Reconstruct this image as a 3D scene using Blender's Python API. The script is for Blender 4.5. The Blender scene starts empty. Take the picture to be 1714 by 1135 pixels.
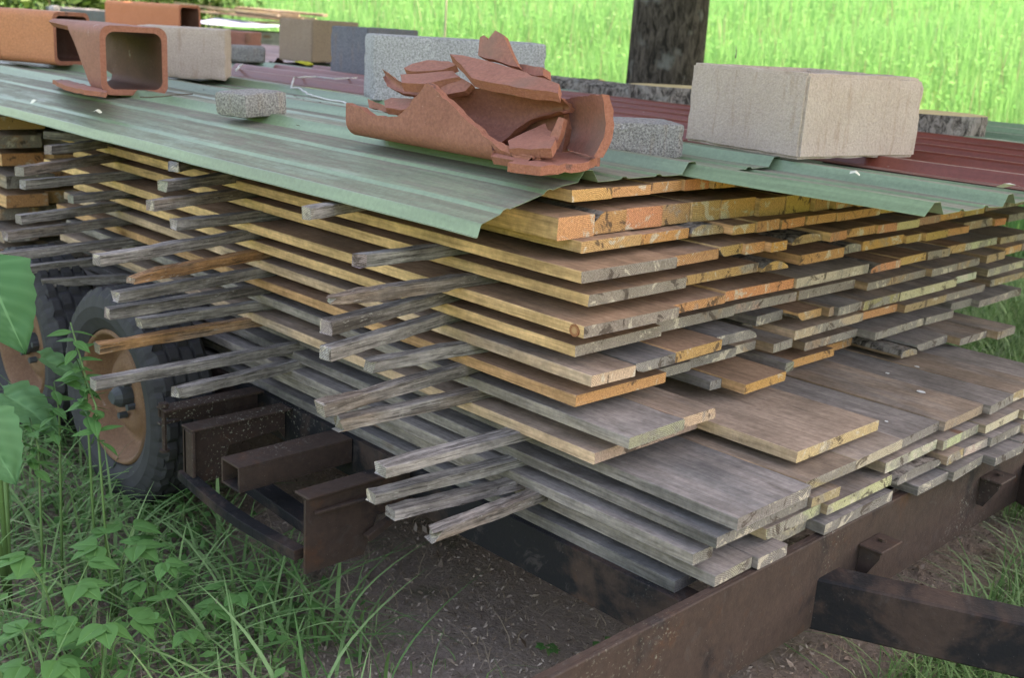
import bpy, bmesh, math, random
import numpy as np
from mathutils import Vector, Matrix, noise as mnoise
random.seed(7); np.random.seed(7)
S = bpy.context.scene
COL = S.collection

# ------------------------------------------------------------------ camera
YAW, PITCH, ROLL, FPX = 2.354, .277, .063, 1845.0
CAM = np.array([0, -1.65, 1.62])
def _rot(y, p, r):
    f = np.array([math.cos(y)*math.cos(p), math.sin(y)*math.cos(p), -math.sin(p)])
    rt = np.array([math.sin(y), -math.cos(y), 0]); up = np.cross(rt, f)
    return math.cos(r)*rt+math.sin(r)*up, -math.sin(r)*rt+math.cos(r)*up, f
RT, UP, FW = _rot(YAW, PITCH, ROLL)
cam = bpy.data.objects.new('camera', bpy.data.cameras.new('camera'))
COL.objects.link(cam); S.camera = cam
cam.matrix_world = Matrix(((RT[0], UP[0], -FW[0], CAM[0]), (RT[1], UP[1], -FW[1], CAM[1]), (RT[2], UP[2], -FW[2], CAM[2]), (0, 0, 0, 1)))
cam.data.sensor_width = 36; cam.data.lens = FPX/1714*36
cam.data.clip_start = .05; cam.data.clip_end = 500
cam.data.dof.use_dof = True; cam.data.dof.focus_distance = 2.5; cam.data.dof.aperture_fstop = 5.0

# ------------------------------------------------------------------ light
SUN_EL, SUN_AZ = math.radians(52), math.radians(75)       # azimuth measured from +X towards +Y
W = bpy.data.worlds.new('World'); S.world = W; W.use_nodes = True
wn = W.node_tree; bg = wn.nodes['Background']
sky = wn.nodes.new('ShaderNodeTexSky'); sky.sky_type = 'NISHITA'; sky.sun_disc = False
sky.sun_elevation = SUN_EL; sky.sun_rotation = math.radians(90)-SUN_AZ
sky.air_density = 1.0; sky.dust_density = 2.5; sky.ozone_density = 1.0
wn.links.new(sky.outputs[0], bg.inputs[0]); bg.inputs[1].default_value = .15
sl = bpy.data.lights.new('sun', 'SUN'); sl.energy = 2.4; sl.angle = math.radians(.55); sl.color = (1, .95, .86)
so = bpy.data.objects.new('sun', sl); COL.objects.link(so)
sd = Vector((math.cos(SUN_EL)*math.cos(SUN_AZ), math.cos(SUN_EL)*math.sin(SUN_AZ), math.sin(SUN_EL)))
so.rotation_euler = sd.to_track_quat('Z', 'Y').to_euler(); so.location = (0, 0, 20)
S.view_settings.view_transform = 'Standard'; S.view_settings.look = 'None'
S.view_settings.exposure = 2.6; S.view_settings.gamma = 1; S.view_settings.use_curve_mapping = False
S.view_settings.use_white_balance = True; S.view_settings.white_balance_temperature = 8900; S.view_settings.white_balance_tint = 19

S.cycles.max_bounces = 6; S.cycles.diffuse_bounces = 3
# ------------------------------------------------------------------ pixel measuring helpers
def ray(px, py):
    return (px-857)*RT-(py-567.5)*UP+FPX*FW
def on(px, py, ax, val):
    d = ray(px, py); return CAM+d*((val-CAM[ax])/d[ax])
def onp(px, py, p0, n):
    d = ray(px, py); n = np.array(n, float); return CAM+d*(np.dot(np.array(p0)-CAM, n)/np.dot(d, n))

# ------------------------------------------------------------------ node helpers
def newmat(name, rough=.8, spec=.3):
    m = bpy.data.materials.new(name); m.use_nodes = True
    b = m.node_tree.nodes['Principled BSDF']
    b.inputs['Roughness'].default_value = rough; b.inputs['Specular IOR Level'].default_value = spec
    return m, m.node_tree, b
def nd(t, typ, **kw):
    n = t.nodes.new(typ)
    for k, v in kw.items(): setattr(n, k, v)
    return n
def plug(t, sock, v):
    if isinstance(v, bpy.types.NodeSocket): t.links.new(v, sock)
    elif isinstance(v, (tuple, list)) and len(v) == 3 and sock.type == 'RGBA': sock.default_value = (*v, 1)
    else: sock.default_value = v
def coords(t, scale=(1, 1, 1), rnd=True, kind='Object'):
    tc = nd(t, 'ShaderNodeTexCoord'); mp = nd(t, 'ShaderNodeMapping')
    mp.inputs['Scale'].default_value = scale
    t.links.new(tc.outputs[kind], mp.inputs['Vector'])
    if rnd:
        oi = nd(t, 'ShaderNodeObjectInfo'); m = math_(t, 'MULTIPLY', oi.outputs['Random'], 41.0)
        cb = nd(t, 'ShaderNodeCombineXYZ')
        for i in range(3): t.links.new(m, cb.inputs[i])
        t.links.new(cb.outputs[0], mp.inputs['Location'])
    return mp.outputs[0]
def noise(t, v, scale=5, detail=4, rough=.55, dist=0):
    n = nd(t, 'ShaderNodeTexNoise'); t.links.new(v, n.inputs['Vector'])
    n.inputs['Scale'].default_value = scale; n.inputs['Detail'].default_value = detail
    n.inputs['Roughness'].default_value = rough; n.inputs['Distortion'].default_value = dist
    return n.outputs['Fac']
def math_(t, op, a, b=0, c=0):
    n = nd(t, 'ShaderNodeMath', operation=op)
    plug(t, n.inputs[0], a); plug(t, n.inputs[1], b); plug(t, n.inputs[2], c)
    return n.outputs[0]
def step(t, f, lo, hi, a=0., b=1.):
    n = nd(t, 'ShaderNodeMapRange'); n.interpolation_type = 'SMOOTHSTEP'
    plug(t, n.inputs['Value'], f); plug(t, n.inputs['From Min'], lo); plug(t, n.inputs['From Max'], hi)
    n.inputs['To Min'].default_value = a; n.inputs['To Max'].default_value = b
    return n.outputs[0]
def mix(t, f, a, b, mode='MIX'):
    n = nd(t, 'ShaderNodeMix', data_type='RGBA', blend_type=mode)
    plug(t, n.inputs['Factor'], f); plug(t, n.inputs['A'] if 0 else n.inputs[6], a); plug(t, n.inputs[7], b)
    return n.outputs[2]
def scale_col(t, c, f):
    n = nd(t, 'ShaderNodeVectorMath', operation='SCALE'); plug(t, n.inputs[0], c); plug(t, n.inputs['Scale'], f); return n.outputs[0]
def attr(t, name, out='Color'):
    n = nd(t, 'ShaderNodeAttribute', attribute_type='OBJECT', attribute_name=name); return n.outputs[out]
def bump(t, b, h, strength=.4, dist=.002):
    n = nd(t, 'ShaderNodeBump'); n.inputs['Strength'].default_value = strength; n.inputs['Distance'].default_value = dist
    t.links.new(h, n.inputs['Height']); t.links.new(n.outputs[0], b.inputs['Normal'])

# ------------------------------------------------------------------ wood
def wood_side(name, attr_name, greyness, sawmarks=True, gc=(.72, 1.14, .16), crack=0.):
    m, t, b = newmat(name, .85, .08)
    v = coords(t, (1, 9, 9)); g1 = noise(t, v, 9, 6, .62, .4)
    v2 = coords(t, (.8, 3, 3)); g2 = noise(t, v2, 3.2, 3, .6)
    v3 = coords(t, (1, 30, 30)); g3 = noise(t, v3, 8, 3, .6)
    v4 = coords(t, (1, 1, 1)); g4 = noise(t, v4, 60, 3, .7)
    base = attr(t, attr_name)
    gr = attr(t, 'grey', 'Fac')
    f = step(t, math_(t, 'ADD', g2, math_(t, 'MULTIPLY', math_(t, 'SUBTRACT', gr, .5), .75)), .36, .68)
    greycol = mix(t, g1, greyness, tuple(c*1.7 for c in greyness))
    c = mix(t, math_(t, 'MULTIPLY', f, .85), base, greycol)
    grain = math_(t, 'ADD', step(t, g1, .3, .72, gc[0], gc[1]), step(t, g3, .25, .75, -gc[2], gc[2]))
    grain = math_(t, 'MULTIPLY', grain, step(t, g4, .2, .8, .82, 1.15))
    c = scale_col(t, c, grain)
    big = noise(t, coords(t, (1.6, 2.2, 2.2)), 3.0, 4, .6, .5); c = scale_col(t, c, step(t, big, .3, .7, .74, 1.22))
    if crack:
        ck = noise(t, coords(t, (1.4, 40, 40)), 5, 4, .7, .3); c = mix(t, step(t, ck, .40, .47, crack, 0), c, (.035, .03, .026))
        lc = noise(t, coords(t, (6, 30, 30)), 6, 4, .7); c = mix(t, step(t, lc, .60, .70, 0, .6), c, (.42, .41, .37))
    # dark stains and knots
    st = noise(t, coords(t, (1.2, 5, 5)), 2.6, 5, .7, .8)
    c = mix(t, step(t, st, .60, .74, 0, .6), c, (.085, .07, .06))
    vo = nd(t, 'ShaderNodeTexVoronoi'); t.links.new(coords(t, (2.2, 6, 6)), vo.inputs['Vector']); vo.inputs['Scale'].default_value = 1.3
    kn = step(t, vo.outputs['Distance'], .10, .17, 1, 0)
    sp = nd(t, 'ShaderNodeSeparateColor'); t.links.new(vo.outputs['Color'], sp.inputs[0])
    kn = math_(t, 'MULTIPLY', kn, step(t, sp.outputs[0], .70, .74))
    c = mix(t, math_(t, 'MULTIPLY', kn, .75), c, (.16, .07, .035))
    t.links.new(c, b.inputs['Base Color'])
    h = math_(t, 'ADD', math_(t, 'MULTIPLY', g1, .7), math_(t, 'MULTIPLY', g3, .5))
    if sawmarks:
        w = nd(t, 'ShaderNodeTexWave', wave_type='BANDS', bands_direction='X'); t.links.new(coords(t, (1, .12, .12)), w.inputs['Vector'])
        w.inputs['Scale'].default_value = 42; w.inputs['Distortion'].default_value = 2.5; w.inputs['Detail'].default_value = 2
        h = math_(t, 'ADD', h, math_(t, 'MULTIPLY', w.outputs['Fac'], .28))
    bump(t, b, h, .55, .0022)
    return m
def wood_end(name):
    m, t, b = newmat(name, .9, .08)
    tc = nd(t, 'ShaderNodeTexCoord'); sx = nd(t, 'ShaderNodeSeparateXYZ'); t.links.new(tc.outputs['Object'], sx.inputs[0])
    oi = nd(t, 'ShaderNodeObjectInfo'); r = oi.outputs['Random']
    cy = math_(t, 'MULTIPLY', math_(t, 'SUBTRACT', math_(t, 'FRACT', math_(t, 'MULTIPLY', r, 17.3)), .5), .22)
    cz = math_(t, 'SUBTRACT', math_(t, 'MULTIPLY', r, .10), .11)
    dy = math_(t, 'SUBTRACT', sx.outputs[1], cy); dz = math_(t, 'SUBTRACT', sx.outputs[2], cz)
    d = math_(t, 'SQRT', math_(t, 'ADD', math_(t, 'MULTIPLY', dy, dy), math_(t, 'MULTIPLY', dz, dz)))
    v = coords(t, (1, 1, 1)); n1 = noise(t, v, 24, 4, .6); n2 = noise(t, v, 9, 5, .65, .6); n3 = noise(t, v, 260, 3, .7)
    dd = math_(t, 'ADD', d, math_(t, 'MULTIPLY', n1, .006))
    ring = math_(t, 'SINE', math_(t, 'MULTIPLY', dd, 1500.))
    base = attr(t, 'end'); eg = attr(t, 'egrey', 'Fac')
    greycol = mix(t, n2, (.085, .08, .078), (.36, .325, .28))
    f = step(t, math_(t, 'ADD', n2, math_(t, 'MULTIPLY', math_(t, 'SUBTRACT', eg, .5), .8)), .42, .58)
    c = mix(t, math_(t, 'MULTIPLY', f, .9), base, greycol)
    n5 = noise(t, coords(t, (1, 1, 1)), 14, 4, .7, .9)
    c = mix(t, step(t, n5, .57, .64, 0, .8), c, (.52, .46, .36))       # pale mould and sap
    c = mix(t, step(t, n5, .36, .43, .8, 0), c, (.075, .055, .045))
    c = scale_col(t, c, math_(t, 'MULTIPLY', step(t, ring, -1, 1, .72, 1.12), step(t, n3, .25, .75, .7, 1.3)))
    t.links.new(c, b.inputs['Base Color'])
    bump(t, b, math_(t, 'ADD', n3, math_(t, 'MULTIPLY', ring, .15)), .6, .0018)
    return m
M_SIDE = wood_side('sawn_wood_side', 'side', (.185, .165, .148))
M_STICK = wood_side('weathered_stick', 'side', (.185, .172, .158), False, (.62, 1.25, .26), .65)
M_TOP = wood_side('sawn_wood_face', 'top', (.175, .155, .14), True, (.84, 1.10, .09))
M_END = wood_end('sawn_wood_end')
def make_bark():
    m, t, b = newmat('bark', .95, .1)
    n1 = noise(t, coords(t, (1, 1, .3)), 34, 6, .7, .6); n2 = noise(t, coords(t), 6, 3)
    c = mix(t, step(t, n1, .35, .65), (.018, .015, .012), (.10, .08, .066)); c = mix(t, step(t, n2, .55, .7, 0, .5), c, (.22, .22, .20))
    t.links.new(c, b.inputs['Base Color']); bump(t, b, n1, .9, .008); return m
M_BARK = make_bark()
def make_greybark():
    m, t, b = newmat('lichen_bark', .95, .1); n1 = noise(t, coords(t, (1, 1, .5)), 40, 6, .75, .6); n2 = noise(t, coords(t), 9, 4, .6)
    c = mix(t, step(t, n1, .38, .62), (.045, .038, .032), (.27, .235, .20)); c = mix(t, step(t, n2, .52, .66, 0, .55), c, (.34, .32, .28)); t.links.new(c, b.inputs['Base Color']); bump(t, b, n1, .9, .008); return m
M_GBARK = make_greybark()
def make_rust(name, black, lichen):
    m, t, b = newmat(name, .8, .15)
    v = coords(t, rnd=False); n1 = noise(t, v, 3.2, 6, .65, .5); n2 = noise(t, v, 40, 5, .7); n3 = noise(t, v, 130, 3, .6); n4 = noise(t, v, 2.2, 3, .5)
    c = mix(t, n2, (.028, .021, .018), (.085, .056, .044))
    c = mix(t, step(t, noise(t, v, 9, 5, .7), .55, .75, 0, .5), c, (.115, .048, .022))
    c = mix(t, step(t, math_(t, 'ADD', n1, black-.5), .46, .60, 0, .92), c, (.010, .012, .014))
    l = math_(t, 'MULTIPLY', step(t, n3, .60, .66), step(t, n4, .62-lichen*.3, .80-lichen*.3))
    c = mix(t, math_(t, 'MULTIPLY', l, .8), c, (.36, .38, .31))
    c = mix(t, step(t, noise(t, v, 16, 6, .75, .8), .56, .66, 0, .45), c, (.07, .06, .055))
    c = mix(t, step(t, noise(t, v, 240, 2), .73, .77, 0, .5), c, (.30, .29, .26))
    t.links.new(c, b.inputs['Base Color']); bump(t, b, math_(t, 'ADD', n2, math_(t, 'MULTIPLY', n3, .4)), .5, .003)
    b.inputs['Roughness'].default_value = .7
    return m
M_RUST = make_rust('rusty_steel', .42, .3); M_RUSTB = make_rust('black_painted_rusty_steel', .56, .1)
def make_roof(name, col, dust, dustfac):
    m, t, b = newmat(name, .42, .5)
    v = coords(t, (.7, 5, 5)); n1 = noise(t, v, 2.6, 6, .68, .3); n2 = noise(t, coords(t), 90, 4, .7); n3 = noise(t, coords(t, (2, 9, 9)), 6, 6, .7)
    f = math_(t, 'MULTIPLY', step(t, n1, .30, .60, .25, dustfac), step(t, n3, .25, .65, .4, 1))
    geo = nd(t, 'ShaderNodeNewGeometry'); sz = nd(t, 'ShaderNodeSeparateXYZ'); t.links.new(geo.outputs['Normal'], sz.inputs[0])
    f = math_(t, 'MULTIPLY', f, step(t, sz.outputs[2], .86, .985))     # dirt settles on level pans, slopes wash clean
    c = mix(t, f, col, dust)
    c = scale_col(t, c, step(t, n2, .2, .8, .86, 1.14))
    ln_ = noise(t, coords(t, (.5, 16, 2)), 4, 4, .6); c = scale_col(t, c, step(t, ln_, .3, .7, .80, 1.12))
    c = mix(t, step(t, noise(t, coords(t, (3, 5, 5)), 30, 3, .6), .70, .76, 0, .5), c, (.36, .42, .36))
    t.links.new(c, b.inputs['Base Color'])
    t.links.new(step(t, f, 0, .7, .36, .85), b.inputs['Roughness'])
    bump(t, b, math_(t, 'ADD', n2, noise(t, coords(t, (1, 2, 2)), 3, 2)), .15, .003)
    return m
M_GREEN = make_roof('green_painted_sheet', (.155, .225, .135), (.175, .145, .115), .95)
M_RED = make_roof('red_painted_sheet', (.17, .042, .027), (.24, .15, .115), .85)
M_REDB = make_roof('red_brown_sheet', (.30, .16, .13), (.36, .28, .25), .9)
def make_conc(name, a, bcol, scale=1, pit=.6, streak=(.30, .20, .13), streakf=.3):
    m, t, b = newmat(name, .92, .15)
    v = coords(t); n1 = noise(t, v, 190*scale, 3, .75); n2 = noise(t, v, 7, 5, .65); n3 = noise(t, coords(t, (14, 14, 2)), 3, 4, .6)
    c = mix(t, n2, a, bcol)
    c = mix(t, step(t, n3, .52, .72, 0, streakf), c, streak)
    c = scale_col(t, c, step(t, n1, .28, .72, 1-pit*.6, 1+pit*.5))
    c = mix(t, step(t, noise(t, v, 420*scale, 1), .66, .70, 0, pit), c, (.04, .04, .04))
    t.links.new(c, b.inputs['Base Color']); bump(t, b, n1, .8, .004); return m
M_TAN = make_conc('tan_concrete', (.39, .30, .24), (.50, .415, .35), .8, .22, (.27, .165, .10), .4)
M_GREYC = make_conc('grey_concrete', (.30, .295, .29), (.41, .405, .395), .8, .75, (.4, .4, .4), .1)
M_DARKC = make_conc('dark_grey_concrete', (.135, .14, .16), (.19, .195, .21), 1, .5)
M_PAVER = make_conc('paving_stone', (.20, .19, .175), (.31, .295, .275), .9, .9)
M_BROWNC = make_conc('brown_concrete', (.27, .19, .14), (.36, .27, .20), 1, .4)
def make_terra(name, a, bcol, soot=.5):
    m, t, b = newmat(name, .75, .3)
    v = coords(t); n1 = noise(t, v, 7, 5, .65, .4); n2 = noise(t, v, 120, 4, .7); n3 = noise(t, v, 3.5, 4, .6)
    c = mix(t, n1, a, bcol); c = scale_col(t, c, step(t, n2, .2, .8, .78, 1.22))
    c = mix(t, step(t, n3, .55, .70, 0, soot), c, (.17, .10, .075))
    c = mix(t, step(t, noise(t, v, 260, 2), .70, .74, 0, .7), c, (.45, .30, .25))
    c = mix(t, step(t, noise(t, coords(t, (3, 3, 3)), 5, 4), .70, .76, 0, .5), c, (.42, .36, .33))
    t.links.new(c, b.inputs['Base Color']); bump(t, b, math_(t, 'ADD', n2, n1), .4, .002); return m
M_TERRA = make_terra('terracotta', (.20, .075, .052), (.33, .14, .10), .75)
M_ORANGE = make_terra('orange_terracotta', (.42, .15, .07), (.52, .21, .11), .25)
M_DIMSOOT = make_terra('sooty_dim_flue_lining', (.055, .022, .015), (.15, .058, .036), .5)  # soot tone also stands in for the dim light inside the tiles
def make_break():
    m, t, b = newmat('broken_terracotta_edge', .95, .1)
    v = coords(t); n1 = noise(t, v, 140, 5, .75); n2 = noise(t, v, 10, 4, .6)
    c = mix(t, n1, (.20, .065, .04), (.52, .23, .155)); c = mix(t, step(t, n2, .60, .70, 0, .8), c, (.06, .055, .06))
    t.links.new(c, b.inputs['Base Color']); bump(t, b, n1, 1, .006); return m
M_BREAK = make_break()
def flat(name, col, rough=.7, var=.25, sc=20, spec=.3):
    m, t, b = newmat(name, rough, spec); n1 = noise(t, coords(t), sc, 4, .6)
    t.links.new(scale_col(t, col if False else mix(t, n1, tuple(c*(1-var) for c in col), tuple(c*(1+var) for c in col)), 1.0), b.inputs['Base Color']); return m
def leafmat(name, a, bcol, trans=.35, rough=.5):
    m, t, b = newmat(name, rough, .35); t.nodes.remove(b)
    out = [n for n in t.nodes if n.type == 'OUTPUT_MATERIAL'][0]
    at = nd(t, 'ShaderNodeAttribute', attribute_type='GEOMETRY', attribute_name='tone')
    c = mix(t, at.outputs['Fac'], a, bcol)
    p = nd(t, 'ShaderNodeBsdfPrincipled'); p.inputs['Roughness'].default_value = rough; p.inputs['Specular IOR Level'].default_value = .12
    t.links.new(c, p.inputs['Base Color'])
    tr = nd(t, 'ShaderNodeBsdfTranslucent'); t.links.new(mix(t, .5, c, (.16, .50, .14), 'MIX') if trans > .3 else c, tr.inputs['Color'])
    ms = nd(t, 'ShaderNodeMixShader'); ms.inputs[0].default_value = trans
    t.links.new(p.outputs[0], ms.inputs[1]); t.links.new(tr.outputs[0], ms.inputs[2]); t.links.new(ms.outputs[0], out.inputs[0])
    return m
M_RUBBER = flat('tyre_rubber', (.036, .036, .038), .75, .4, 30)
M_RIM = make_terra('rusty_rim', (.10, .042, .02), (.25, .145, .085), 1.0)
M_HUB = flat('hub_metal', (.055, .062, .065), .5, .3, 30)
M_SOIL = None

# ------------------------------------------------------------------ mesh helpers
def mesh(name, verts, faces, mats, mi=None, smooth=False):
    me = bpy.data.meshes.new(name); me.from_pydata([tuple(map(float, v)) for v in verts], [], faces)
    for m in (mats if isinstance(mats, (list, tuple)) else [mats]): me.materials.append(m)
    if mi is not None: me.polygons.foreach_set('material_index', mi)
    if smooth: me.polygons.foreach_set('use_smooth', [True]*len(me.polygons))
    me.update(); return me
def link(name, me, loc=(0, 0, 0), parent=None, rot=None):
    o = bpy.data.objects.new(name, me); COL.objects.link(o); o.location = tuple(map(float, loc))
    if rot is not None: o.rotation_euler = rot
    if parent is not None: o.parent = parent
    return o
def tag(o, label=None, cat=None, group=None, kind=None):
    if label: o['label'] = label
    if cat: o['category'] = cat
    if group: o['group'] = group
    if kind: o['kind'] = kind
    return o
def empty(name, loc, label, cat, group=None, rot=None):
    o = bpy.data.objects.new(name, None); COL.objects.link(o); o.location = tuple(map(float, loc)); o.empty_display_size = .1
    if rot is not None: o.rotation_euler = rot
    return tag(o, label, cat, group)
class MB:
    def __init__(s): s.v = []; s.f = []; s.m = []
    def add(s, v, f, m=0):
        k = len(s.v); s.v += [tuple(map(float, p)) for p in v]; s.f += [tuple(i+k for i in q) for q in f]
        s.m += ([m]*len(f) if isinstance(m, int) else list(m)); return s
    def box(s, p0, p1, m=0, ch=.002):
        x0, y0, z0 = p0; x1, y1, z1 = p1
        # chamfered box: bevel by bmesh
        bm = bmesh.new(); bmesh.ops.create_cube(bm, size=1)
        for v in bm.verts: v.co = Vector(((x0+x1)/2+v.co.x*(x1-x0), (y0+y1)/2+v.co.y*(y1-y0), (z0+z1)/2+v.co.z*(z1-z0)))
        if ch: bmesh.ops.bevel(bm, geom=bm.edges[:], offset=ch, segments=1, affect='EDGES')
        bm.verts.index_update(); s.add([v.co for v in bm.verts], [[v.index for v in f.verts] for f in bm.faces], m); bm.free(); return s
    def bar(s, a, b, w, h, m=0, up=(0, 0, 1), ch=.002):
        a = Vector(a); b = Vector(b); d = (b-a); L = d.length; d.normalize(); sd_ = d.cross(Vector(up)).normalized(); u = sd_.cross(d)
        bm = bmesh.new(); bmesh.ops.create_cube(bm, size=1)
        for v in bm.verts: v.co = Vector((v.co.x*L, v.co.y*w, v.co.z*h))
        if ch: bmesh.ops.bevel(bm, geom=bm.edges[:], offset=ch, segments=1, affect='EDGES')
        bm.verts.index_update(); c = (a+b)/2
        s.add([c+d*v.co.x+sd_*v.co.y+u*v.co.z for v in bm.verts], [[v.index for v in f.verts] for f in bm.faces], m); bm.free(); return s
    def tube(s, pts, r, n=6, m=0):
        pts = [Vector(p) for p in pts]; vs = []; rs = r if isinstance(r, (list, tuple)) else [r]*len(pts)
        for i, p in enumerate(pts):
            d = (pts[min(i+1, len(pts)-1)]-pts[max(i-1, 0)]).normalized(); a = d.orthogonal().normalized(); b = d.cross(a)
            vs += [p+(a*math.cos(2*math.pi*k/n)+b*math.sin(2*math.pi*k/n))*rs[i] for k in range(n)]
        fs = [(i*n+k, i*n+(k+1) % n, (i+1)*n+(k+1) % n, (i+1)*n+k) for i in range(len(pts)-1) for k in range(n)]
        fs += [tuple(range(n))[::-1], tuple((len(pts)-1)*n+k for k in range(n))]
        return s.add(vs, fs, m)
    def prism(s, poly, d, mt=0, ms=0, mb=None):
        n = len(poly); d = Vector(d)
        v = [Vector(p) for p in poly]+[Vector(p)+d for p in poly]
        f = [tuple(range(n))[::-1], tuple(range(n, 2*n))]+[(i, (i+1) % n, n+(i+1) % n, n+i) for i in range(n)]
        return s.add(v, f, [mt if mb is None else mb, mt]+[ms]*n)
    def build(s, name, mats, loc=(0, 0, 0), parent=None, smooth=False, local=True, rot=None):
        v = [tuple(np.array(p)-np.array(loc)) for p in s.v] if local else s.v
        return link(name, mesh(name, v, s.f, mats, s.m, smooth), loc, parent, rot)
def noisy(bm, amp, scale, seed=0):
    for v in bm.verts:
        v.co += mnoise.noise_vector(v.co*scale+Vector((seed, seed*1.7, 0)))*amp
def ground_h(x, y):
    r = math.hypot(x, y+1.65)
    h = .10+.025*mnoise.noise(Vector((x*.9, y*.9, 3)))+.012*mnoise.noise(Vector((x*4, y*4, 1)))
    h += .115*max(0., r-8.5)*min(1, max(0, (r-8.5)/6))
    return h
SENT = ['first', 'second', 'third', 'fourth', 'fifth', 'sixth', 'seventh', 'eighth', 'ninth', 'tenth', 'eleventh', 'twelfth', 'thirteenth', 'fourteenth', 'fifteenth', 'sixteenth', 'seventeenth', 'eighteenth']

# ------------------------------------------------------------------ ground
def make_soil():
    m, t, b = newmat('soil_and_litter', .95, .03)
    v = coords(t, rnd=False); n1 = noise(t, v, 3, 6, .7, .4); n2 = noise(t, v, 60, 6, .75, .6); n3 = noise(t, v, 20, 4, .7)
    c = mix(t, n2, (.155, .115, .092), (.46, .375, .315)); c = mix(t, step(t, n1, .5, .68, 0, .6), c, (.06, .075, .028))
    c = mix(t, step(t, n3, .56, .70, 0, .5), c, (.26, .205, .165))
    geo = nd(t, 'ShaderNodeNewGeometry'); ln = nd(t, 'ShaderNodeVectorMath', operation='LENGTH'); t.links.new(geo.outputs['Position'], ln.inputs[0])
    c = mix(t, step(t, ln.outputs['Value'], 3.2, 6.5), c, mix(t, n1, (.09, .17, .05), (.17, .27, .09)))
    t.links.new(c, b.inputs['Base Color']); bump(t, b, math_(t, 'ADD', n2, n3), .9, .02); return m
M_SOIL = make_soil()
def build_ground():
    def axis(lo, hi):
        a = list(np.arange(lo, hi, .07)); s = .1; x = hi
        while x < 320: a.append(x); s *= 1.22; x += s
        s = .1; x = lo
        pre = []
        while x > -320: s *= 1.22; x -= s; pre.append(x)
        return pre[::-1]+a
    xs = axis(-5.5, 1.2); ys = axis(-2.2, 3.5)
    V = [(x, y, ground_h(x, y) if abs(x) < 160 and abs(y) < 160 else ground_h(x, y)) for x in xs for y in ys]
    n = len(ys); F = [(i*n+j, (i+1)*n+j, (i+1)*n+j+1, i*n+j+1) for i in range(len(xs)-1) for j in range(n-1)]
    tag(link('ground', mesh('ground', V, F, M_SOIL, smooth=True)), kind='structure')
build_ground()

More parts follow.
